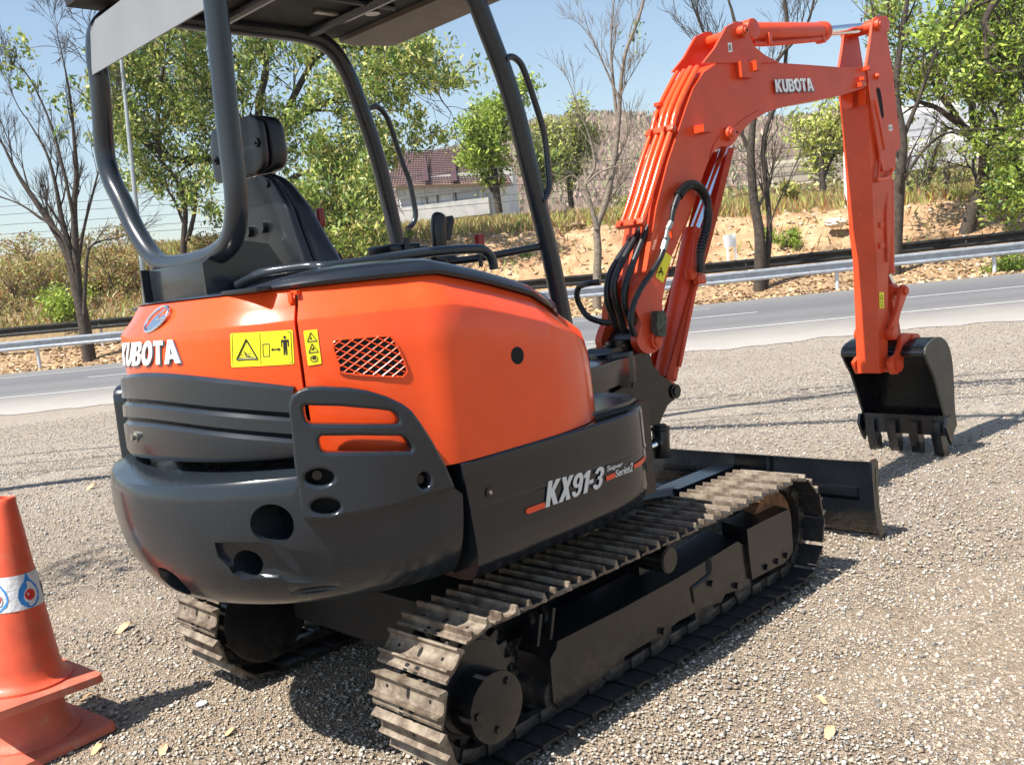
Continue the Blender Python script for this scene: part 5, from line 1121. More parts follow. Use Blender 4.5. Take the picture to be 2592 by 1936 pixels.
ROADW = speck('worn road paint', (.42, .41, .39), (.74, .73, .70), 12, .7, .1)
m = MB()
def strip(s0, s1, t0, t1, z=.010):
    m.face([W(s0, t0, z), W(s0, t1, z), W(s1, t1, z), W(s1, t0, z)])
strip(13.70, 13.80, -300, 300); strip(20.6, 20.7, -300, -2); strip(20.5, 20.6, 1.9, 300) if 0 else None
for k in range(-30, 30): strip(17.45, 17.57, -3.6+k*6.4*1.0+3.0, -3.6+k*6.4+6.35) if True else None
strip(20.60, 20.68, -2, 1.9)
mk = m.done('road_marking', ROADW, None, 0); tag(mk, kind='structure')
# ------------------------------------------------------------------ pebbles, leaf litter
def scatter_mesh(name, P, size, mats, flat_=.6, kind='stuff', par=None, tri=False):
    n = len(P); base = np.array([[1, 0, 0], [-1, 0, 0], [0, 1, 0], [0, -1, 0], [0, 0, 1], [0, 0, -1], [.6, .6, .5], [-.6, -.6, .5]], float)[:6]
    F_ = np.array([[4, 0, 2], [4, 2, 1], [4, 1, 3], [4, 3, 0], [5, 2, 0], [5, 1, 2], [5, 3, 1], [5, 0, 3]])
    V = np.repeat(base[None], n, 0)*(1+rng.uniform(-.35, .35, (n, 6, 3))); V *= size[:, None, None]; V[:, :, 2] *= flat_
    a = rng.uniform(0, 6.28, n); c, s = np.cos(a), np.sin(a); X = V[:, :, 0]*c[:, None]-V[:, :, 1]*s[:, None]; Yy = V[:, :, 0]*s[:, None]+V[:, :, 1]*c[:, None]
    V = np.stack([X, Yy, V[:, :, 2]], 2)+P[:, None]
    me = bpy.data.meshes.new(name); me.vertices.add(n*6); me.vertices.foreach_set('co', V.reshape(-1)); nf = n*8
    me.loops.add(nf*3); me.polygons.add(nf); idx = (F_[None]+(np.arange(n)*6)[:, None, None]).reshape(-1)
    me.loops.foreach_set('vertex_index', idx.astype(np.int32)); me.polygons.foreach_set('loop_start', np.arange(0, nf*3, 3, dtype=np.int32)); me.polygons.foreach_set('material_index', np.repeat(rng.integers(0, len(mats), n), 8).astype(np.int32)); me.update(calc_edges=True)
    o = link_mesh(name, me, mats); tag(o, kind=kind); return o
n = 170000; rr = 1.7+9*rng.random(n)**1.3; az = YAW+rng.uniform(-.62, .62, n); px = CX+rr*np.cos(az); py = CY+rr*np.sin(az)
sz = np.clip(rng.lognormal(math.log(.0040), .40, n), .0022, .012)*(1+.04*rr)
PG = [flat('pebble grey', (.33, .30, .26), .8), flat('pebble tan', (.42, .34, .25), .8), flat('pebble dark', (.17, .16, .145), .8), flat('pebble pale', (.47, .44, .38), .75), flat('pebble brown', (.24, .185, .135), .8), flat('pebble grey light', (.44, .41, .36), .8)]
pz = np.array([H_ for H_ in (Hn(*ST((x, y))) for x, y in zip(px, py))])
scatter_mesh('gravel', np.stack([px, py, pz+sz*.25], 1), sz, PG)
n = 45000; rr = rng.uniform(9, 15.5, n); az = YAW+rng.uniform(-.62, .62, n); px = CX+rr*np.cos(az); py = CY+rr*np.sin(az); ok_ = px*NS[0]+py*NS[1] < 10.6+rng.normal(size=n)*.25; px, py = px[ok_], py[ok_]
sz = rng.uniform(.005, .012, len(px)); scatter_mesh('gravel', np.stack([px, py, sz*.25], 1), sz, PG)
LIT = [flat('dry leaf tan', (.47, .31, .18), .7), flat('dry leaf pale', (.58, .45, .30), .7), flat('dry leaf brown', (.27, .165, .09), .8), flat('dry leaf yellow', (.54, .37, .17), .7)]
def leafquads(name, P, size, mats, up=None, kind=None, parent=None, droop=0, asp=.45, trans=False, label=None):
    n = len(P); a = rng.normal(size=(n, 3)); a /= np.linalg.norm(a, axis=1)[:, None]
    if up is not None: a[:, 2] *= up; a /= np.linalg.norm(a, axis=1)[:, None]
    if droop: a[:, 2] -= droop; a /= np.linalg.norm(a, axis=1)[:, None]
    b = np.cross(a, rng.normal(size=(n, 3)));
    if up is not None: b[:, 2] *= up
    b /= np.linalg.norm(b, axis=1)[:, None]+1e-9
    s = size[:, None]; c = np.cross(a, b)*s*.12
    V = np.stack([P-a*s*.5, P+b*s*asp*.5+c, P+a*s*.5, P-b*s*asp*.5+c], 1)
    me = bpy.data.meshes.new(name); me.vertices.add(n*4); me.vertices.foreach_set('co', V.reshape(-1)); me.loops.add(n*4); me.polygons.add(n)
    me.loops.foreach_set('vertex_index', np.arange(n*4, dtype=np.int32)); me.polygons.foreach_set('loop_start', np.arange(0, n*4, 4, dtype=np.int32)); me.polygons.foreach_set('material_index', rng.integers(0, len(mats), n).astype(np.int32)); me.update(calc_edges=True)
    o = link_mesh(name, me, mats, parent)
    if kind: tag(o, kind=kind)
    return o
n = 13000; s_ = 22.9+4.6*rng.random(n)**1.2; t_ = rng.uniform(-32, 18, n)
P = np.array([[*W(a, b)[:2], H(a, b)+.02] for a, b in zip(s_, t_)])
leafquads('leaf_litter', P, rng.uniform(.08, .2, n), LIT, up=.35, kind='stuff', asp=.6)
# fallen leaves near the camera: each one its own thing
def leaf(px, size, rot, mat, label):
    p = PZ(*px, .006); m = MB(); pts = [(-.5, 0), (-.3, .16), (0, .24), (.25, .17), (.5, 0), (.28, -.18), (0, -.26), (-.3, -.15)]
    c, s = math.cos(rot), math.sin(rot); f = lambda x, y, z=0: p+Vector(((x*c-y*s)*size, (x*s+y*c)*size, .35*size*abs(y)+.15*size*math.sin(x*5)+.002+z))
    ct = m.bm.verts.new(f(0, 0, -.000)); vs = [m.bm.verts.new(f(*q)) for q in pts]
    for i in range(len(vs)): m.bm.faces.new((ct, vs[i], vs[(i+1) % len(vs)]))
    m.tube([f(.5, 0), f(.62, .03), f(.75, .02)], .0012, n=4, smooth=2)
    o = m.done('fallen_leaf', mat, None, 60, origin=p); return tag(o, label, 'leaf')
leaf(z7(505, 108), .14, .2, LIT[0], 'tan curled leaf on gravel left of the rear cover, above the cone')
leaf(z7(910, 1570), .060, .9, LIT[0], 'pale tan leaf on gravel at the bottom, right of the cone base')
leaf(z7(1280, 1470), .045, .1, LIT[3], 'small yellow leaf on sunlit gravel in front of the rear shadow')
leaf(z7(540, 1565), .06, .5, LIT[3], 'yellow orange leaf on gravel beside the cone base edge')
leaf(z7(480, 1275), .06, -.4, LIT[2], 'brown leaf in the shade behind the cone base')
leaf((2100, 1855), .065, .3, LIT[0], 'pale curled leaf on sunlit gravel at the bottom right') 
leaf((2080, 1772), .05, 1.3, LIT[0], 'narrow pale leaf on sunlit gravel right of the near track')
leaf(z7(690, 890), .10, .3, LIT[0], 'broad pale leaf on gravel left of the far track')
p = PZ(*z7(1125, 1312), .003); m = MB(); m.cyl(p, p+Vector((0, 0, .006)), .020, n=20); m.bevel(.002); tag(m.done('bottle_cap', flat('pale cap', (.62, .68, .66), .5), None, 40, origin=p), 'pale round cap lying on the gravel before the rear shadow', 'cap')
# ------------------------------------------------------------------ guardrails
GALV = paint('galvanised steel', (.56, .60, .65), .38, .0, .14, metal=.35, peel=0)
GALVD = paint('old dark guardrail', (.050, .050, .047), .45, .1, .5, metal=.2, peel=0, dirt=((.12, .11, .10), .5))  # mottled steel, far darker than the front rail
POSTW = speck('pale post', (.45, .42, .42), (.62, .58, .58), 8)
def guardrail(s, zt0, h, t0, t1, name, mat, pmat, label, pt, side=-1, dz=lambda t: 0., postb=True, capd=0.):
    root = thing('guardrail', W(s, pt[0], 0), label, 'guardrail')
    prof = [(0, 0), (.028, .06), (.075, .085), (.08, .22), (.03, .27), (0, .40), (0, .60), (.03, .73), (.08, .78), (.075, .915), (.028, .94), (0, 1)]
    m = MB(); ts = [float(x) for x in np.arange(t0, t1+.1, 2.0)]
    rows = [[W(s-side*.0+side*(d), t, zt0+dz(t)-h*f) for d, f in prof] for t in ts]; m.grid(rows); bmesh.ops.solidify(m.bm, geom=m.bm.faces[:], thickness=.004)
    beam = m.done('rail_beam', mat, root, 50)
    for t in pt:
        zb = 0 if s < 24.5 else H(s, t)-.1
        m = MB(); m.cyl(W(s+.10, t, zb-.05), W(s+.10, t, zt0+dz(t)+capd), .055, n=16); m.done('post', pmat, root, 40)
        m = MB()
        for f in (.15, .85): m.box(W(s-.02, t-.5, zt0+dz(t)-h*f), (.03, .03, .03))
        m.box(W(s+.03, t, zt0+dz(t)-h*.5), (.06, .06, h*.6)); m.done('bolt', pmat, root)
    return root
dz1 = lambda t: .0 if t > 0 else -.0094*t
guardrail(23.45, .80, .31, -60, 44, 'guardrail', GALV, GALV, 'shiny galvanised guardrail along the far edge of the road', [-19.0+4.09*k for k in range(-4, 10)], dz=dz1)
guardrail(26.6, 1.07, .33, -60, 44, 'guardrail', GALVD, POSTW, 'dark guardrail with pale posts behind the shiny one', [-18.7+4.62*i+(0 if i < 3 else 0) for i in (-1, 0)]+[3.40, 9.87, -4.8, 16.3, -11.2], dz=lambda t: .0 if t > 3 else -.0145*(t-3), capd=.03)
# ------------------------------------------------------------------ trees
BARK = speck('dark bark', (.018, .014, .011), (.085, .065, .048), 9, .95, .8)
BARKL = speck('pale bark', (.10, .080, .062), (.27, .22, .17), 9, .95, .8)
TWIG = speck('grey twig', (.085, .065, .055), (.22, .175, .145), 5, .95, .3)
def leafmat(name, c, tr=.35):
    m, nt, b = newmat(name); b.inputs['Roughness'].default_value = .5
    f = noise(nt, 2.2, 3); col = ramp(nt, f, [(.3, tuple(x*.72 for x in c)), (.7, tuple(min(1, x*1.3) for x in c))]); nt.links.new(col, b.inputs['Base Color'])
    t = nt.nodes.new('ShaderNodeBsdfTranslucent'); nt.links.new(col, t.inputs[0]); mx = nt.nodes.new('ShaderNodeMixShader'); mx.inputs[0].default_value = tr
    out = nt.nodes['Material Output']; nt.links.new(b.outputs[0], mx.inputs[1]); nt.links.new(t.outputs[0], mx.inputs[2]); nt.links.new(mx.outputs[0], out.inputs[0]); return m
LG = [leafmat('leaf green', (.24, .33, .06)), leafmat('leaf yellow green', (.44, .47, .10)), leafmat('leaf deep green', (.10, .18, .035)), leafmat('leaf olive', (.32, .36, .10)), leafmat('leaf cream', (.60, .56, .22))]
L_BIG = [LG[0], LG[0], LG[2], LG[3], LG[0], LG[2], LG[1], LG[4]]; L_LIME = [leafmat('leaf lime', (.30, .43, .05)), leafmat('leaf bright', (.42, .50, .08)), LG[0]]; L_OLV = [LG[3], leafmat('leaf dry', (.24, .20, .09)), LG[0], leafmat('leaf grey green', (.16, .18, .08))]
L_DRY = [leafmat('leaf straw', (.40, .29, .12)), leafmat('leaf rust', (.34, .16, .06)), LG[3], leafmat('leaf sand', (.30, .22, .11))]
def grow(m, tips, p, d, L, r, depth, spread, bend, rnd, up=0., minr=.006, kids=(2, 3), shrink=.74, n=6):
    k = 4; pts = [p]; rs = [r]; q = p.copy(); dd = d.copy()
    for i in range(k):
        dd = (dd+Vector((rnd.uniform(-1, 1), rnd.uniform(-1, 1), rnd.uniform(-1, 1)))*bend+Vector((0, 0, up))).normalized(); q = q+dd*L/k; pts.append(q.copy()); rs.append(r*(1-.32*(i+1)/k))
    m.tube(pts, r, n=n if depth > 2 else 4, smooth=2 if depth > 2 else 1, rs=rs, caps=False)
    if depth <= 2: tips.extend(pts[1:])
    if depth == 0: return
    c = rnd.randint(*kids)
    for i in range(c):
        j = k if i == 0 else rnd.randint(2, k); ax = Vector((rnd.uniform(-1, 1), rnd.uniform(-1, 1), rnd.uniform(-.5, 1))); s = spread*(.45 if i == 0 else 1)
        nd = (dd+ax.normalized()*s).normalized(); grow(m, tips, pts[j], nd, L*shrink*rnd.uniform(.8, 1.15), max(minr, rs[j]*(.78 if i == 0 else .58)), depth-1, spread, bend, rnd, up, minr, kids, shrink, n)
def tree(name, base, stems, label, seed, leaves=0, lsize=.12, lm=None, depth=4, spread=.7, bend=.12, up=.02, bark=BARK, twig=None, kids=(2, 3), shrink=.74, jitter=.4, droop=0, minr=.006, group=None, filt=None, cat='tree', asp=.4, extra=None):
    root = thing(name, base, label, cat, group); rnd = random.Random(seed); m = MB(); tips = []
    for (pts, r0, r1_, dep, LL) in stems:
        rs = [r0+(r1_-r0)*i/(len(pts)-1) for i in range(len(pts))]; m.tube(pts, r0, n=9, smooth=4, rs=rs, caps=False)
        P_, _ = cr([Vector(p) for p in pts], 3); tl = len(P_)
        d = (P_[-1]-P_[-2]).normalized(); grow(m, tips, P_[-1], d, LL, r1_, dep, spread, bend, rnd, up, minr, kids, shrink)
        for j in range(max(2, tl//3), tl-1, max(1, tl//6)):
            d = ((P_[j+1]-P_[j]).normalized()+Vector((rnd.uniform(-1, 1), rnd.uniform(-1, 1), rnd.uniform(-.3, .9)))*spread).normalized()
            grow(m, tips, P_[j], d, LL*.85, max(minr, (r0+(r1_-r0)*j/tl)*.42), max(1, dep-1), spread, bend, rnd, up, minr, kids, shrink)
    m.done('trunk', bark, root, 60, fix=False)
    if leaves:
        T_ = np.array([list(t) for t in tips]); i = rng.integers(0, len(T_), leaves); P = T_[i]+rng.normal(size=(leaves, 3))*jitter*np.array([1, 1, .75])
        if filt is not None: P = P[np.array([filt(q) for q in P])]
        if extra is not None: P = np.concatenate([P, extra])
        me = leafquads('crown', P, rng.uniform(.5, 1.6, len(P))*lsize, lm, parent=root, droop=droop, asp=asp)
    return root
def SPx(u, v, s, ds=0): return PS(u, v, s+ds)
d2 = lambda x: x*1.17179
def ps(pl, s, dss=None): return [PS(d2(a), d2(b), s+(0 if dss is None else dss[i])) for i, (a, b) in enumerate(pl)]
# 1: bare tree on the far left
b0 = PS(228, 920, 24.6); 
def proj2(q):
    d = np.array(q)-np.array([CX, CY, CZ]); return 1296+F*(d@_r2)/(d@_f), 968-F*(d@_u2)/(d@_f)
def tufts(root, pts, s, n, spread, lsize, lm, droop=.3):
    P = []
    for (x, y, r) in pts:
        c = np.array(PS(d2(x), d2(y), s)); k = int(n*r*r/900.); P.append(c+rng.normal(size=(k, 3))*r*d2(1)*(s+4)/F*.55)
    P = np.concatenate(P); leafquads('crown', P, rng.uniform(.6, 1.3, len(P))*lsize, lm, parent=root, droop=droop, asp=.4)
t1 = tree('bare_tree', b0, [([b0, *ps([(182, 700), (165, 620), (150, 560), (120, 500), (80, 440), (40, 380), (10, 320)], 24.6)], .22, .035, 4, .95),
    (ps([(170, 640), (158, 560), (135, 480), (120, 400), (100, 330), (60, 260)], 24.7), .12, .02, 4, .95),
    (ps([(172, 650), (165, 560), (160, 450), (165, 380), (160, 300), (150, 200), (130, 100)], 24.6), .14, .015, 4, .8),
    (ps([(182, 680), (185, 600), (192, 540), (215, 522), (250, 515)], 24.5), .07, .02, 2, .8),
    (ps([(160, 590), (140, 520), (100, 480), (40, 440), (-20, 420)], 24.3), .06, .015, 3, 1.0),
    (ps([(160, 480), (140, 380), (110, 270), (70, 180), (40, 140)], 24.5), .06, .015, 2, .6),
    (ps([(165, 600), (180, 500), (200, 420), (215, 360), (225, 300)], 24.9), .06, .015, 3, .9)],
    'bare brown tree with many thin twigs and a few green tufts at far left', 3, spread=.6, bend=.14, up=.04, minr=.0055, bark=BARK, kids=(3, 5), shrink=.76)
tufts(t1, [(40, 95, 26), (25, 110, 22), (70, 118, 18), (40, 175, 26), (75, 185, 20), (115, 215, 22), (15, 140, 18), (150, 240, 20), (170, 180, 16), (130, 290, 16)], 24.6, 52, .3, .24, L_BIG)
# 2: the big leafy tree behind the canopy
c2 = W(31, -9.0, 0); c2 = ps([(585, 560)], 31)[0]
def clumps(pts, s, n, jit=1.2):
    P = []
    for (x, y, r) in pts:
        for k in range(5):
            c = np.array(PS(d2(x+rng.normal()*r*.45), d2(y+rng.normal()*r*.40), s+rng.normal()*jit)); k_ = int(n*r*r/4000.); rr_ = r*d2(1)*(s+4)/F*.30
            P.append(c+rng.normal(size=(k_, 3))*np.array([rr_, rr_, rr_*1.25]))
    return np.concatenate(P)
BIGC = [(250,130,40),(300,110,45),(350,100,50),(420,90,45),(280,190,50),(340,180,50),(400,170,50),(450,150,30),(270,250,45),(320,260,50),(380,250,50),(430,240,40),(260,310,35),(310,330,40),(380,320,40),(430,320,40),(300,390,35),(350,400,30),(400,420,35),(440,400,35),(450,460,30),(240,370,20),(200,220,25),(215,300,20),(195,170,18),(205,110,18),
 (520,120,40),(560,100,40),(540,190,35),(590,230,30),(660,110,35),(640,260,40),(620,330,45),(680,310,50),(640,400,50),(700,380,55),(660,460,45),(720,460,55),(760,420,50),(700,520,50),(760,510,45),(820,480,35),(740,330,50),(790,360,40),(800,300,45),(760,260,40),(720,180,45),(780,170,45),(830,150,40),(880,130,40),(930,150,30),(970,170,28),(990,180,16),(860,200,30),(870,270,35),(900,290,30),(940,300,25),(850,340,35),(900,240,20),(920,100,20),(690,220,35),(730,110,35)]
def open_gap(P):
    k = []
    for q in P:
        u, v = proj2(q); k.append(not (2225 < u < 2535 and 255 < v < 420 and rng.random() < .86))
    return P[np.array(k)]
def big_filter(q):
    u, v = proj2(q); u /= 1.17179; v /= 1.17179
    if u > 880 and v > 205: return False
    if u > 840 and 330 < v: return False
    lim = 560 if u > 700 else 420 if u > 420 else 400-(420-u)*.1
    return v < lim and u > 185+.25*max(0, 160-v)
tree('leafy_tree', c2, [([c2, *ps([(585, 450), (575, 360), (545, 300), (500, 240), (460, 200), (420, 160), (400, 100)], 31)], .30, .08, 4, 1.7),
    (ps([(580, 380), (520, 350), (440, 345), (380, 345), (345, 330), (340, 270), (345, 220)], 31, [0, 0, -.3, -.6, -.9, -1, -1]), .20, .07, 4, 1.6),
    (ps([(575, 330), (610, 280), (650, 250), (700, 225), (760, 200), (800, 180)], 31, [0, .2, .2, 0, -.4, -.8]), .20, .06, 4, 1.6),
    (ps([(560, 300), (560, 220), (575, 150), (560, 90), (540, 20)], 31), .17, .07, 4, 1.6),
    (ps([(600, 280), (650, 180), (690, 120), (750, 100), (830, 110), (880, 150)], 31, [0, .3, .5, .4, 0, 0]), .14, .05, 4, 1.3),
    (ps([(590, 420), (640, 380), (700, 370), (740, 400)], 31, [0, -.5, -1, -1.4]), .12, .05, 4, 1.3),
    (ps([(380, 345), (300, 300), (260, 240), (240, 180)], 30.2), .12, .05, 4, 1.4)],
    'big spreading leafy tree on the bank behind the canopy', 11, leaves=22000, lsize=.205, extra=clumps(BIGC, 30.6, 200), lm=L_BIG, spread=.9, bend=.2, up=-.04, kids=(2, 4), jitter=.40, droop=.8, minr=.012, filt=big_filter, asp=.36)
# 3: small multi-stem tree left of the seat
b3 = ps([(395, 560)], 30.)[0]
tree('small_tree', b3, [([b3, *ps([(398, 500), (400, 450), (385, 400), (350, 350), (320, 320)], 30)], .13, .03, 3, .9), (ps([(405, 520), (420, 460), (425, 400), (440, 350)], 30), .10, .03, 3, .9), (ps([(395, 480), (375, 430), (350, 400), (330, 385)], 30), .06, .02, 3, .7)],
    'small forked tree with sparse yellow leaves seen inside the canopy frame', 5, leaves=1500, lsize=.16, lm=L_BIG, spread=.6, bend=.15, minr=.008, jitter=.3, droop=.4)
# 4: thin bare tree between canopy and boom
b4 = PS(1512, 800, 24.6)
t4 = tree('bare_tree', b4, [([b4, *ps([(1290, 600), (1292, 540), (1290, 490), (1308, 440), (1325, 360), (1335, 280), (1340, 200), (1350, 120), (1380, 40), (1395, -20)], 24.6)], .14, .03, 4, .9),
    (ps([(1290, 495), (1275, 440), (1265, 400), (1285, 360), (1275, 300), (1255, 250)], 24.5), .08, .02, 3, .8),
    (ps([(1335, 280), (1325, 180), (1320, 100), (1325, 20)], 24.8), .06, .015, 3, .8),
    (ps([(1265, 400), (1300, 370), (1370, 350), (1420, 340)], 24.4), .035, .012, 2, .6), (ps([(1340, 220), (1300, 130), (1270, 60)], 24.4), .04, .012, 3, .7), (ps([(1275, 430), (1240, 380), (1200, 400)], 24.4), .03, .012, 2, .6)],
    'thin pale bare tree between the canopy post and the boom', 8, spread=.6, bend=.13, up=.05, minr=.0055, bark=BARKL, kids=(3, 5), shrink=.78)
tufts(t4, [(1370, 70, 20), (1380, 100, 14), (1375, 50, 14), (1385, 415, 16)], 24.6, 34, .3, .17, [LG[0], LG[2], LG[3]])
# 5: dark double trunk right of the boom
b5 = PS(1922, 758, 24.9)
t5 = tree('bare_tree', b5, [([b5, *ps([(1642, 560), (1640, 500), (1628, 430), (1622, 340), (1625, 280), (1630, 200), (1600, 100), (1580, 20)], 24.9)], .19, .04, 4, 1.1),
    ([PS(1935, 748, 24.9), *ps([(1658, 560), (1662, 480), (1655, 400), (1650, 300), (1690, 180), (1700, 60), (1690, -20)], 25.1)], .10, .04, 4, 1.1),
    (ps([(1622, 330), (1560, 200), (1530, 100), (1500, 20)], 25), .06, .03, 4, 1.0), (ps([(1630, 220), (1680, 130), (1740, 60), (1760, -10)], 25), .06, .03, 4, 1.0), (ps([(1662, 490), (1680, 440), (1700, 400), (1720, 350)], 25), .03, .012, 2, .6)],
    'dark bare tree with a double trunk behind the boom, wiry crown above it', 14, spread=.62, bend=.14, up=.06, minr=.006, kids=(3, 4), shrink=.78)
# 6: right-hand trunks near the road
b6 = PS(2262, 705, 25.2)
t6 = tree('bare_tree', b6, [([b6, *ps([(1935, 530), (1940, 450), (1945, 380), (1950, 300), (1935, 200), (1945, 100), (1960, 0)], 25.2)], .20, .06, 4, 1.1),
    (ps([(1945, 400), (1990, 330), (2040, 290), (2100, 280)], 25), .06, .02, 3, .9), (ps([(1950, 300), (1990, 200), (2020, 120), (2060, 60)], 25.3), .07, .03, 4, 1.0), (ps([(1940, 180), (1900, 80), (1880, 0)], 25.3), .06, .02, 4, .9)],
    'rough barked bare tree just right of the excavator arm', 21, leaves=450, lsize=.13, lm=L_OLV, spread=.65, bend=.17, up=.03, minr=.007, bark=BARK, jitter=.35)
# 7: leafy tree at the right edge
b7 = PS(d2(2085), d2(512), 30)
tree('leafy_tree', b7, [([b7, *ps([(2100, 460), (2120, 400), (2125, 330), (2100, 290), (2060, 260)], 30)], .26, .10, 4, 1.3), (ps([(2125, 340), (2150, 300), (2200, 270), (2250, 260)], 30), .12, .06, 4, 1.3), (ps([(2110, 300), (2100, 220), (2130, 150), (2170, 80)], 30), .14, .06, 4, 1.4), (ps([(2080, 270), (2040, 220), (2010, 170)], 30), .10, .05, 4, 1.2)],
    'leafy green tree on the right bank with a leaning trunk', 31, leaves=9000, extra=open_gap(clumps([(2080,60,50),(2130,100,60),(2170,60,50),(2060,130,45),(2110,170,60),(2170,170,60),(2120,240,35),(2195,235,35),(2190,120,50),(2020,80,30),(2000,160,25)], 30, 170)), lsize=.20, lm=[L_LIME[0], L_LIME[1], LG[3], LG[0], L_OLV[1], LG[2]], spread=.8, bend=.18, up=0, jitter=.4, minr=.012, droop=.2, filt=lambda q: proj2(q)[1] < 470 and proj2(q)[0] > 2190+max(0, (proj2(q)[1]-300)*.3) and not (proj2(q)[0] < 2560 and proj2(q)[1] > 330 and rng.random() < .75) and not (2225 < proj2(q)[0] < 2535 and 255 < proj2(q)[1] < 420 and rng.random() < .85))
b8 = PS(2640, 640, 28)
tree('leafy_tree', b8, [([b8, *ps([(2240, 470), (2225, 400), (2190, 340)], 28)], .22, .10, 4, 1.1), (ps([(2230, 420), (2240, 300), (2220, 200), (2200, 120)], 28), .16, .08, 4, 1.3), (ps([(2235, 200), (2200, 80), (2150, 0)], 28), .10, .06, 4, 1.2)],
    'dense bright green tree at the far right edge', 41, leaves=5000, extra=clumps([(2190,330,45),(2170,400,45),(2200,440,45),(2150,360,30),(2140,450,30),(2200,250,30)], 28, 130), lsize=.17, lm=L_LIME+[LG[2]], spread=.8, bend=.2, jitter=.32, minr=.012, filt=lambda q: proj2(q)[1] < 530 and proj2(q)[0] > 2420-max(0, 300-proj2(q)[1])*.6)
b9 = PS(2640, 80, 22.5)
tree('overhanging_tree', W(22.0, 13.5, 0), [([W(22.3, 13.6, 0), W(22.3, 13.4, 3), W(22.2, 13.0, 6), *ps([(2215, -60), (2160, -10), (2130, 40), (2128, 75)], 22.3)], .25, .05, 3, .7), (ps([(2200, -80), (2120, -10), (2080, 30), (2060, 60)], 22.3), .09, .04, 3, .7)],
    'tree reaching in from the top right corner with dark limbs', 47, leaves=1300, lsize=.17, lm=L_LIME+[LG[2]], spread=.7, bend=.18, jitter=.22, minr=.012, filt=lambda q: proj2(q)[1] < 120)
# midground trees
def mid(px_base, top, wpx, s, label, lm, seed, nl, lsize, dens=1, name='bushy_tree', bark=BARK, droop=0):
    b = PS(d2(px_base[0]), d2(px_base[1]), s); sc = d2(1)*(s+4)/F; hgt = (px_base[1]-top)*sc; wid = wpx*sc
    pts = [b, b+Vector((0, 0, hgt*.3)), b+Vector((wid*.03, 0, hgt*.55))]
    st = [(pts, hgt*.035, hgt*.018, 3, hgt*.17)]; rnd = random.Random(seed)
    for k in range(4):
        a = rnd.uniform(0, 6.28); st.append(([b+Vector((0, 0, hgt*(.10+.10*k))), b+Vector((math.cos(a)*wid*.15, math.sin(a)*wid*.15, hgt*(.24+.12*k))), b+Vector((math.cos(a)*wid*.28, math.sin(a)*wid*.30, hgt*(.36+.13*k)))], hgt*.018, hgt*.010, 3, hgt*.14))
    return tree(name, b, st, label, seed, leaves=nl, lsize=lsize, lm=lm, spread=.8, bend=.15, jitter=hgt*.055, minr=.01, droop=droop)
mid((1078, 460), 215, 135, 48, 'bright green tree standing in front of the unfinished house', L_LIME+[LG[0]], 51, 7500, .26)
mid((1165, 455), 330, 75, 52, 'dark green bush tree beside the unfinished house', [LG[0], LG[2], LG[3]], 52, 3200, .24)
mid((1235, 450), 255, 120, 62, 'pale olive feathery tree in front of the hill', [LG[3], L_OLV[3], LG[1]], 53, 4500, .28, bark=TWIG)
mid((1180, 452), 290, 70, 66, 'hazy yellow green tree left of the feathery one', [LG[3], L_OLV[3]], 54, 2500, .28, bark=TWIG)
mid((1780, 440), 222, 150, 50, 'yellow green tree seen between boom and arm', [LG[1], LG[3], LG[4], L_LIME[1]], 55, 3600, .25)
mid((1710, 465), 400, 60, 40, 'low leafy bush right of the double trunk', [LG[3], L_DRY[0], LG[1]], 57, 1200, .2, name='bush')
mid((2000, 500), 300, 110, 36, 'wiry olive tree behind the arm on the right', L_OLV, 58, 700, .15, bark=TWIG)
mid((2050, 495), 330, 120, 40, 'scrubby dry green tree between arm and right bank', L_OLV+[L_DRY[0]], 59, 900, .16, bark=TWIG)
mid((2150, 510), 400, 140, 34, 'dense undergrowth bush at the foot of the right trees', [LG[0], L_DRY[3], LG[3], L_OLV[1]], 60, 3500, .2, name='bush')
mid((740, 575), 400, 150, 33, 'hanging dark green foliage shrub right of the seat', [LG[0], LG[2], LG[3]], 61, 4200, .2, name='bush', droop=.5)
# shrubs on the bank
def shrub(px, wpx, hpx, s, label, lm, seed, n=900, ls=.12, name='shrub', up=None):
    b = PS(d2(px[0]), d2(px[1]), s); z = H(*ST(b)); sc = d2(1)*(s+4)/F; wd, hg = wpx*sc/2, hpx*sc; root = thing(name, b, label, 'shrub'); rnd = random.Random(seed); m = MB()
    for k in range(9):
        a = rnd.uniform(0, 6.28); e = b+Vector((math.cos(a)*wd*.7, math.sin(a)*wd*.7, hg*rnd.uniform(.5, .95))); m.tube([b-Vector((0, 0, .1)), b.lerp(e, .5)+Vector((0, 0, .1*hg)), e], .015, n=4, smooth=2, caps=False)
    m.done('stem', TWIG, root, 0, fix=False)
    nc = 14; cen = np.array([[rnd.gauss(0, .5)*wd, rnd.gauss(0, .5)*wd, rnd.uniform(.15, .85)*hg] for _ in range(nc)]); i = rng.integers(0, nc, n); P = cen[i]+rng.normal(size=(n, 3))*np.array([wd, wd, hg*.6])*.23+np.array(b)
    leafquads('foliage', P, rng.uniform(.6, 1.3, n)*ls, lm, parent=root, asp=.45); return root
shrub((130, 690), 90, 95, 28.3, 'bright lime green bush behind the dark rail left of the bare trunk', L_LIME, 71, 1500, .16)
shrub((1140, 585), 48, 45, 31, 'dark green bush on the soil slope left of the canopy post', [LG[2], LG[0]], 72, 900, .12)
shrub((1106, 590), 40, 30, 31, 'pale green tuft of weeds on the slope beside the dark bush', [LG[3], LG[1]], 73, 500, .12)
shrub((1705, 532), 42, 38, 30, 'bright green bush on the bare slope right of the double trunk', [L_LIME[0], LG[0]], 74, 900, .12)
shrub((1660, 525), 26, 30, 30.5, 'green weed clump touching the double trunk', [L_LIME[0], LG[0]], 75, 400, .12)
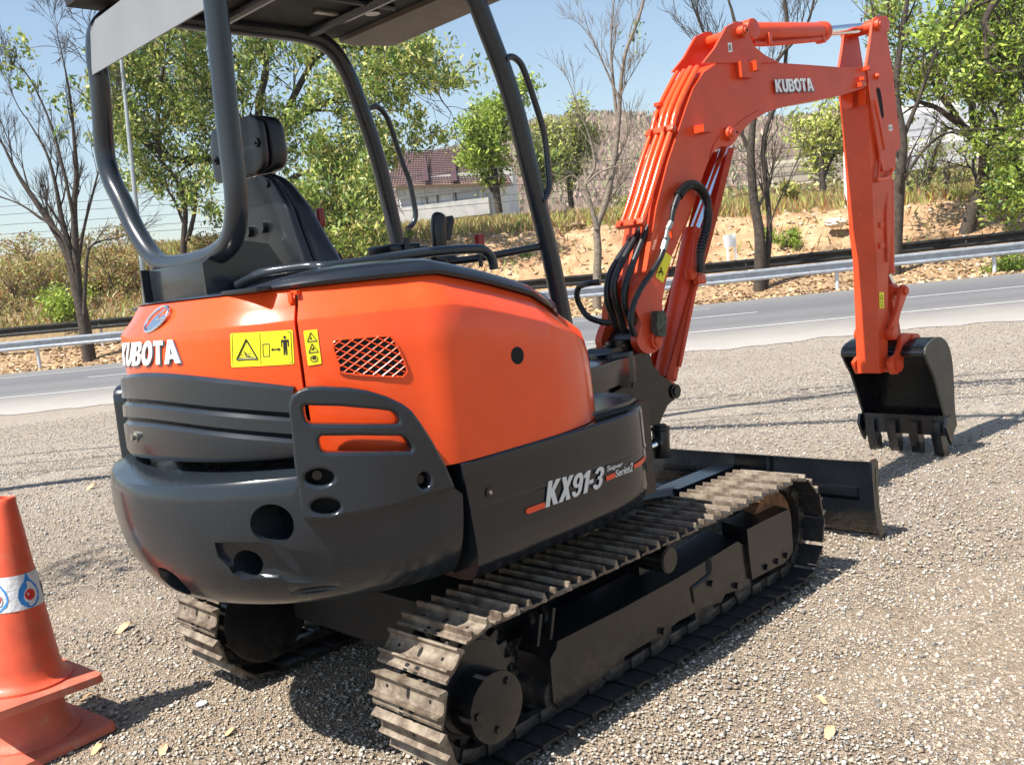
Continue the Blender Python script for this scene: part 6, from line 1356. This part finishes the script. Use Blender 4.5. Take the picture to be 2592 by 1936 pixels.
shrub((1268, 575), 30, 42, 31, 'thin dry bush left of the pale bare tree', [LG[3], L_DRY[0]], 76, 350, .12)
shrub((1370, 480), 45, 50, 35, 'green shrub above the slope just left of the boom', [L_LIME[0], LG[3]], 77, 700, .14)
shrub((1125, 505), 26, 24, 33.5, 'small bright weed on the top edge of the slope', [L_LIME[0], LG[3]], 78, 300, .12)
shrub((885, 510), 20, 18, 33, 'tiny green weed right of the joystick', [L_LIME[0]], 79, 200, .1)
shrub((2190, 605), 110, 50, 24.2, 'low green creeper spilling onto the verge at right', [LG[0], LG[2], L_LIME[0]], 80, 1800, .12)
for i, (x, y, w_, h_) in enumerate([(30, 640, 90, 70), (95, 620, 80, 60), (240, 610, 110, 80), (20, 700, 80, 60), (225, 690, 90, 60), (60, 560, 120, 60), (170, 560, 120, 60), (265, 560, 100, 80), (290, 660, 80, 90), (200, 640, 70, 70), (330, 600, 90, 90), (460, 560, 90, 70)]):
    where = ['at the left edge mid bank', 'left of the bare trunk', 'right of the bare trunk', 'low at the left edge above the rail', 'low right of the bare trunk', 'topmost on the left bank crest', 'behind the bare trunk on the crest', 'on the crest beside the lamp pole', 'around the foot of the lamp pole', 'mid bank right behind the trunk', 'under the canopy frame corner', 'under the small forked tree'][i]
    shrub((x, y), w_, h_, 30.5 if y < 600 else 29.6, 'dry brown and green brush '+where, L_DRY+[L_DRY[3], L_DRY[0], LG[3]], 90+i, 750, .14, up=None)
# tall dry grass
n = 26000; s_ = rng.uniform(32.5, 60, n); t_ = rng.uniform(-30, 18, n); P = np.array([[*W(a, b)[:2], H(a, b)+.22] for a, b in zip(s_, t_)])
leafquads('dry_grass', P, rng.uniform(.4, .95, n), [L_DRY[0], L_DRY[3], LG[3], L_DRY[0], LG[1], L_DRY[1]], kind='stuff', droop=-2.2, asp=.10)
n = 15000; s_ = rng.uniform(28, 33, n); t_ = np.where(rng.random(n) < .75, rng.uniform(-34, -9, n), rng.uniform(-9, 18, n)); keep = (t_ < -9) | (rng.random(n) < .18); s_, t_ = s_[keep], t_[keep]; P = np.array([[*W(a, b)[:2], H(a, b)+.14] for a, b in zip(s_, t_)])
leafquads('bank_grass', P, rng.uniform(.25, .6, len(P)), L_DRY+[LG[3]], kind='stuff', droop=-1.5, asp=.12)
n = 16000; s_ = rng.uniform(58, 105, n); t_ = rng.uniform(-2, 40, n); P = np.array([[*W(a, b)[:2], H(a, b)+.5*rng.random()+(.7 if fb(a, b, .12, 7) > .05 else 0)] for a, b in zip(s_, t_)])
leafquads('scrub', P, rng.uniform(.2, .55, n), [L_DRY[0], L_DRY[3], LG[3], L_OLV[3], L_DRY[3]], kind='stuff', droop=-.6, asp=.5)
n = 900; s_ = rng.uniform(28.6, 33, n); t_ = rng.uniform(-12, 16, n); P = np.array([[*W(a, b)[:2], H(a, b)+.02] for a, b in zip(s_, t_)])
scatter_mesh('loose_stones', P, rng.uniform(.03, .12, n), [flat('stone tan', (.46, .34, .22), .9), flat('stone pale', (.6, .5, .38), .9), flat('stone orange', (.42, .25, .13), .9)])
b = PS(d2(1243), d2(487), 33.3); m = MB(); r = bmesh.ops.create_icosphere(m.bm, subdivisions=3, radius=1)
for v in m.bm.verts: v.co = b+Vector((v.co.x*.42, v.co.y*.42, v.co.z*.10))*(1+.25*mn.noise(v.co*1.7))
tag(m.done('boulder', speck('boulder', (.22, .15, .10), (.42, .31, .20), 6), None, 40, origin=b), 'flat brown boulder on top of the slope left of the bare tree', 'rock')
b = PS(d2(1985), 560, 31); b = PS(2115, 565, 30.5); m = MB(); r = bmesh.ops.create_icosphere(m.bm, subdivisions=3, radius=1)
for v in m.bm.verts: v.co = b+Vector((v.co.x*.35, v.co.y*.35, v.co.z*.16))*(1+.4*mn.noise(v.co*2.7))
tag(m.done('boulder', speck('pale boulder', (.5, .42, .33), (.72, .64, .52), 6), None, 30, origin=b), 'pale broken rock on the bare slope left of the arm', 'rock')
# sign board, lamp pole, posts, wires
PW = flat('white board paint', (.78, .78, .78), .5)
c = PS(1849, 608, 28); root = thing('sign_board', c-Vector((0, 0, .5)), 'blank white board on two short legs behind the rails', 'sign')
m = MB(); a = PS(*z3(526, 1312), 28); b = PS(*z3(600, 1375), 28); ct = (a+b)/2; rot = Matrix.Rotation(math.atan2(TT[1], TT[0]), 3, 'Z'); m.box(ct, ((Vector((a.x, a.y))-Vector((b.x, b.y))).length, .03, a.z-b.z), rot); m.bevel(.01); m.done('board', PW, root)
for px in (547, 593): q = PS(*z3(px, 1380), 28); MB().box(Vector((q.x, q.y, q.z-.30)), (.07, .05, .62), rot).done('leg', PW, root)
pb_ = PS(*z1(790, 1560), 27.6); pb_ = PS(371, 784, 27.6); pt_ = PS(306, 140, 27.6); pt2 = pt_+(pt_-pb_)*.25
root = thing('lamp_pole', pb_-Vector((0, 0, .6)), 'tall grey steel lamp pole standing behind the rails at left', 'lamp pole'); m = MB(); m.cyl(pb_+(pb_-pt_)*.12, pt2, .105, .05, n=14); m.done('pole', paint('zinc grey', (.36, .40, .42), .4, 0, .1, metal=.3, peel=0), root, 60)
m = MB(); m.cyl(pb_+(pb_-pt_)*.10, pb_+(pb_-pt_)*.135, .16, n=14); m.done('base_flange', GALV, root)
for nm, px, lab in (('concrete_post', (800, 600, 555), 'short white concrete post in the grass left of the canopy post'), ('concrete_post', (756, 590, 515), 'white concrete post under the hanging foliage by the seat'), ('white_pole', (1828, 445, 330), 'white pole against the arm in front of the beige building')):
    a = PS(d2(px[0]), d2(px[1]), 33); b = PS(d2(px[0]-2), d2(px[2]), 33); m = MB(); m.cyl(a-Vector((0, 0, .4)), b, .07, n=8).cyl(b, b+Vector((0, 0, .03)), .05, n=8); tag(m.done(nm, PW, None, 40, origin=a), lab, 'post')
WIREM = flat('cable', (.03, .03, .035), .6)
wires = [((0, 455), (300, 474), 40), ((0, 473), (300, 487), 40), ((0, 482), (300, 500), 40), ((0, 506), (300, 515), 40), ((0, 520), (300, 528), 40)]
for i, (y0, y1, lab) in enumerate([(452, 330, 'topmost'), (470, 348, 'second'), (492, 372, 'third'), (512, 398, 'fourth'), (526, 412, 'lowest')]):
    pts = []
    for k in range(25):
        x = -60+k*100; y = y0-.078*x+(-8*math.sin(math.pi*((x % 1100)/1100.)))*-.9-6; pts.append(PS(d2(x), d2(y), 44))
    m = MB(); m.tube(pts, .014, n=4, smooth=1); tag(m.done('overhead_wire', WIREM, None, 0), lab+' of the five thin wires crossing behind the trees', 'wire', 'overhead wires behind the trees')
# cable overhead in front that draws thin shadows on the gravel
for i, (off, hh_) in enumerate(((0, 0), (.55, .1), (1.25, -.1))):
    pts = [W(2.0+off, t, 5.6+hh_+.004*t*t/10)+Vector((-.0, 0, 0)) for t in range(-24, 30, 3)]
    m = MB(); m.tube(pts, .016+.004*i, n=6, smooth=1); tag(m.done('service_cable', WIREM, None, 0), 'thin overhead service cable above the lot, '+('nearest the road', 'middle one', 'farthest from the camera')[2-i], 'wire', 'service cables over the lot')
# bare tree leaning over the lot: its branches throw the streaky shade on the gravel
bo_ = Vector((-1.4, 7.2, 0))
tree('leaning_tree', bo_, [([bo_, Vector((-1.3, 6.6, 2.2)), Vector((-.9, 5.2, 4.2)), Vector((-.2, 3.4, 5.4)), Vector((.4, 1.6, 6.0)), Vector((.9, 0, 6.2)), Vector((1.3, -1.3, 6.1))], .11, .022, 3, 1.0),
    ([Vector((-.9, 5.2, 4.2)), Vector((-1.6, 4.6, 5.2)), Vector((-2.6, 4.1, 5.6)), Vector((-3.4, 3.9, 5.6))], .07, .02, 3, .7), ([Vector((-.2, 3.4, 5.4)), Vector((1.0, 2.6, 6.0)), Vector((2.2, 1.2, 6.3)), Vector((2.8, -.4, 6.3))], .07, .03, 3, .9)],
    'bare tree left of the lot whose long limbs reach over the excavator', 97, leaves=700, lsize=.09, lm=L_BIG, spread=.6, bend=.13, minr=.008, jitter=.25)
# ------------------------------------------------------------------ buildings
HW = speck('plaster white', (.60, .60, .60), (.74, .74, .74), .6); HGR = speck('raw concrete', (.30, .30, .29), (.46, .45, .43), .8); MAROON = flat('red lead steel', (.042, .009, .015), .7); TANR = speck('tile underlay', (.24, .16, .13), (.34, .24, .19), .7); DKR = flat('dark room', (.05, .05, .05), .9); GPL = speck('grey plaster', (.36, .37, .40), (.46, .47, .50), .6)
sH = 95.
def hq(u, v, s=sH): return PS(u, v, s)
def slab(u0, v0, u1, v1, depth, s=sH, skew=True):
    # a box whose front face fills the sight lines, square to the road frame
    a, b = hq(u0, v0, s), hq(u1, v1, s); c = (a+b)/2; wdt = (Vector((b.x, b.y))-Vector((a.x, a.y))).length; rot = Matrix.Rotation(math.atan2(TT[1], TT[0]), 3, 'Z')
    return c+Vector((NS[0], NS[1], 0))*depth/2, (wdt, depth, abs(a.z-b.z)), rot
hb = thing('unfinished_house', hq(1180, 530), 'unfinished white house with maroon steel roof frame on the hillside', 'house')
def hbox(name, mat, u0, v0, u1, v1, depth, s=sH, par=None):
    m = MB(); c, sz_, rot = slab(u0, v0, u1, v1, depth, s); m.box(c, sz_, rot); return m.done(name, mat, par or hb)
hbox('wall', HW, 1000, 462, 1290, 545, 8, sH+.4)
hbox('floor_slab', HGR, 1000, 528, 1240, 541, 1.6, sH-1.4); hbox('beam', HGR, 1000, 459, 1300, 469, .6, sH-.3)
for x0, x1 in ((1000, 1010), (1071, 1080), (1139, 1150), (1215, 1224)): hbox('column', HGR, x0, 464, x1, 530, .5, sH-.4)
hbox('window', GPL, 1012, 488, 1070, 526, .1, sH+.25); hbox('window', DKR, 1152, 472, 1213, 480, .1, sH+.25); hbox('window', GPL, 1152, 480, 1213, 526, .1, sH+.22)
hbox('door', DKR, 1074, 500, 1084, 526, .1, sH+.1); hbox('door', DKR, 1152, 470, 1155, 526, .1, sH+.1); hbox('window', GPL, 1226, 490, 1262, 500, .1, sH+.1); hbox('downpipe', DKR, 1106, 474, 1108, 524, .1, sH+.1)
m = MB(); e0, e1 = hq(985, 468, sH-1.5), hq(1290, 458, sH-1.5); g0, g1 = hq(1000, 384, sH+5), hq(1260, 376, sH+5)
m.prism([(0, 0), (1, 0), (1, 1), (0, 1)], lambda x, y: (e0.lerp(e1, x)).lerp(g0.lerp(g1, x), y)+Vector((NS[0]*.3, NS[1]*.3, -.1)), lambda x, y: (e0.lerp(e1, x)).lerp(g0.lerp(g1, x), y)+Vector((NS[0]*.5, NS[1]*.5, -.3))); rfh = m.done('roof', TANR, hb)
m = MB(); Pf = lambda x, y: (e0.lerp(e1, x)).lerp(g0.lerp(g1, x), y)
for k in range(19): m.tube([Pf(0, k/18), Pf(1, k/18)], .055, n=4, smooth=1)
for k in range(42): m.tube([Pf(k/41, 0), Pf(k/41, 1)], .045, n=4, smooth=1)
m.done('purlins', MAROON, rfh)
m = MB()
for u in (1076, 1148, 1222):
    a, b, c = hq(u-9, 460, sH-1.9), hq(u+9, 457, sH-1.9), hq(u+0, 378, sH+3.5); m.prism([(0, 0), (1, 0), (.5, 1)], lambda x, y: a.lerp(b, x) if y == 0 else c, lambda x, y: (a.lerp(b, x) if y == 0 else c)+Vector((NS[0], NS[1], 0))*.4)
m.done('gablet', MAROON, rfh)
hr2 = thing('terrace_building', PS(1960, 470, 120), 'low beige terraced building with long ledges between boom and arm', 'building')
for (u0, v0, u1, v1, mt) in ((1955, 410, 2140, 418, 'a'), (1955, 418, 2140, 430, 'b'), (1955, 430, 2140, 440, 'a'), (1955, 440, 2140, 449, 'b'), (1955, 449, 2140, 466, 'a'), (2095, 372, 2118, 402, 'a')):
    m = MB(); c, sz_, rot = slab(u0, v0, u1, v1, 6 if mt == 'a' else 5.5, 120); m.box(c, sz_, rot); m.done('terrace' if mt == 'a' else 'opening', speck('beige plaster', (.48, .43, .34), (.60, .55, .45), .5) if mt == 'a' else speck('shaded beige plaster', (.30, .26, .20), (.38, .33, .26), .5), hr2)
hr3 = thing('white_building', PS(2350, 420, 105), 'white multi-level building with dark window bands behind the right trees', 'building')
for (u0, v0, u1, v1, mt) in ((2255, 272, 2430, 296, 1), (2255, 296, 2430, 318, 0), (2255, 318, 2380, 334, 1), (2262, 334, 2370, 352, 0), (2300, 352, 2500, 372, 1), (2320, 372, 2480, 398, 1), (2310, 398, 2460, 412, 0), (2480, 258, 2600, 292, 0), (2470, 292, 2592, 330, 1)):
    m = MB(); c, sz_, rot = slab(u0, v0, u1, v1, 10 if mt else 9.2, 105); m.box(c, sz_, rot); m.done('balcony_band' if mt else 'window_band', HW if mt else GPL, hr3)
# ------------------------------------------------------------------ hill
HILL, nt, b = newmat('bare wooded hill')
nt.links.new(ramp(nt, noise(nt, .09, 9, .72), [(.3, (.20, .13, .09)), (.48, (.29, .20, .14)), (.62, (.35, .25, .18)), (.75, (.26, .24, .12))]), b.inputs['Base Color']); b.inputs['Roughness'].default_value = 1; bump(nt, b, noise(nt, .3, 8, .75), 1, 4)
def HH(s, t):
    k = sstep(150, 440, s); return 9+k*(.78*58*math.exp(-((t+30)/125)**2 if t < -30 else -((t+30)/95)**2)+22*sstep(0, 90, t)*math.exp(-((t-120)/160)**2)+12)*(1+.10*fb(s, t, .012, 4))+k*2.5*fb(s, t, .05, 8)-14*(1-k)
S_ = [float(x) for x in np.linspace(140, 620, 70)]; T_ = [float(x) for x in np.linspace(-330, 420, 130)]
hl = sheet(S_, T_, 'hill', HILL, 0, HH); tag(hl, kind='structure')
n = 32000; s_ = rng.uniform(230, 455, n); t_ = rng.uniform(-190, 220, n); rows = []
P = np.array([[*W(a, b)[:2], HH(a, b)+.8] for a, b in zip(s_, t_)])
leafquads('hillside_woods', P, rng.uniform(1.0, 2.9, n), [speck('bare wood haze', (.33, .235, .18), (.41, .30, .235), .1), speck('bare wood brown', (.25, .17, .125), (.33, .235, .175), .1), speck('bare wood green', (.20, .22, .09), (.28, .30, .13), .1)], kind='stuff', droop=-1.8, asp=.34)
# ------------------------------------------------------------------ traffic cone (two stacked)
CONE = paint('cone orange rubber', (.62, .085, .035), .5, .1, .2, peel=.3, dirt=((.34, .16, .10), .75)); BANDM = speck('reflective band', (.55, .55, .56), (.72, .72, .73), 40, .5)
DUSTY = paint('dusty cone base', (.50, .12, .07), .75, .0, .25, peel=.3, dirt=((.42, .27, .19), .8))
def cone(cx, cy, z0, label, full, tilt=0):
    root = thing('traffic_cone', (cx, cy, z0), label, 'traffic cone', 'stacked orange cones'); m = MB(); h = .19
    rot = .12
    def sq(hw, z, rc):
        o = []
        for sx, sy in ((1, 1), (-1, 1), (-1, -1), (1, -1)):
            for k in range(5): a = math.atan2(sy, sx)-math.pi/4+k*math.pi/8; o.append((sx*(hw-rc)+rc*math.cos(a), sy*(hw-rc)+rc*math.sin(a)))
        return [Vector((cx+x*math.cos(rot)-y*math.sin(rot), cy+x*math.sin(rot)+y*math.cos(rot), z)) for x, y in o]
    k_ = .94 if full else 1.; A, B_ = sq(.205*k_, z0+.004, .03), sq(.20*k_, z0+.028, .03); C_ = sq(.19*k_, z0+.034, .03); VV = m.grid([A, B_, C_], close=True); m.bm.faces.new(VV[0]); m.bm.faces.new(VV[2][::-1]); m.done('base', DUSTY, root, 40)
    prof = [(.158, .03), (.156, .042), (.140, .050), (.130, .065), (.120, .10)]+([(.038, .65), (.038, .665), (.034, .67), (.030, .665), (.030, .62)] if full else [(.112, .25)])
    m = MB(); N = 40; m.grid([[Vector((cx+r*math.cos(2*math.pi*k/N), cy+r*math.sin(2*math.pi*k/N), z0+z)) for k in range(N)] for r, z in prof], close=True); body = m.done('cone_body', CONE if full else DUSTY, root, 40)
    if full:
        rad = lambda z: .120+(.038-.120)*(z-.10)/.55
        m = MB(); m.grid([[Vector((cx+(rad(z)+.0015)*math.cos(2*math.pi*k/N), cy+(rad(z)+.0015)*math.sin(2*math.pi*k/N), z0+z)) for k in range(N)] for z in (.30, .415)], close=True); bd = m.done('reflective_band', BANDM, root, 60)
        BL_ = flat('blue emblem', (.02, .20, .55), .5); RD_ = flat('red emblem', (.55, .03, .02), .5)
        for ac in (-1.27, -2.5, .0):
            def dropf(x, y, lift): z = .360+y; r = rad(z)+lift; a = ac+x/r; return Vector((cx+r*math.cos(a), cy+r*math.sin(a), z0+z))
            dp = [(1.2*a_, 1.12*b_-.004) for a_, b_ in [(0, .058), (.008, .035), (.026, .012), (.033, -.012), (.028, -.032), (.012, -.046), (0, -.049), (-.012, -.046), (-.028, -.032), (-.033, -.012), (-.026, .012), (-.008, .035)]]
            m = MB(); m.face([dropf(x, y, .003) for x, y in dp]); dr = m.done('emblem', BL_, bd, 0, fix=False)
            m = MB(); m.face([dropf(x*.56, y*.58-.010, .004) for x, y in dp]); m.done('emblem_ring', BANDM, dr, 0, fix=False)
            m = MB(); m.face([dropf(.0185*math.cos(t), .0185*math.sin(t)-.015, .005) for t in np.linspace(0, 6.283, 17)[:-1]]); m.done('emblem_dot', RD_, dr, 0, fix=False)
    return root
cone(-1.645, .785, 0, 'bottom orange cone whose base lies on the gravel, under the other one', False); cone(-1.645, .785, .192, 'upper orange cone with white band and blue drop emblem, stacked on another', True).rotation_euler = Matrix.Rotation(R(3.2), 3, Vector((.27, .96, 0))).to_euler()

# thin dry-season haze over the whole place
hzm = bpy.data.materials.new('haze'); hzm.use_nodes = True; nt = hzm.node_tree; nt.nodes.remove(nt.nodes['Principled BSDF']); pv = nt.nodes.new('ShaderNodeVolumePrincipled')
pv.inputs['Color'].default_value = (.86, .90, .97, 1); pv.inputs['Density'].default_value = .0003; pv.inputs['Anisotropy'].default_value = .2; nt.links.new(pv.outputs[0], nt.nodes['Material Output'].inputs['Volume'])
m = MB(); m.box((250, 180, 53), (1300, 1500, 108)); hz_ = m.done('haze', hzm, None, 0); tag(hz_, kind='stuff')

for o_ in [o for o in bpy.data.objects if o.type == 'MESH' and o.parent and o.name.split('.')[0] in SPLIT]: split_loose(o_)
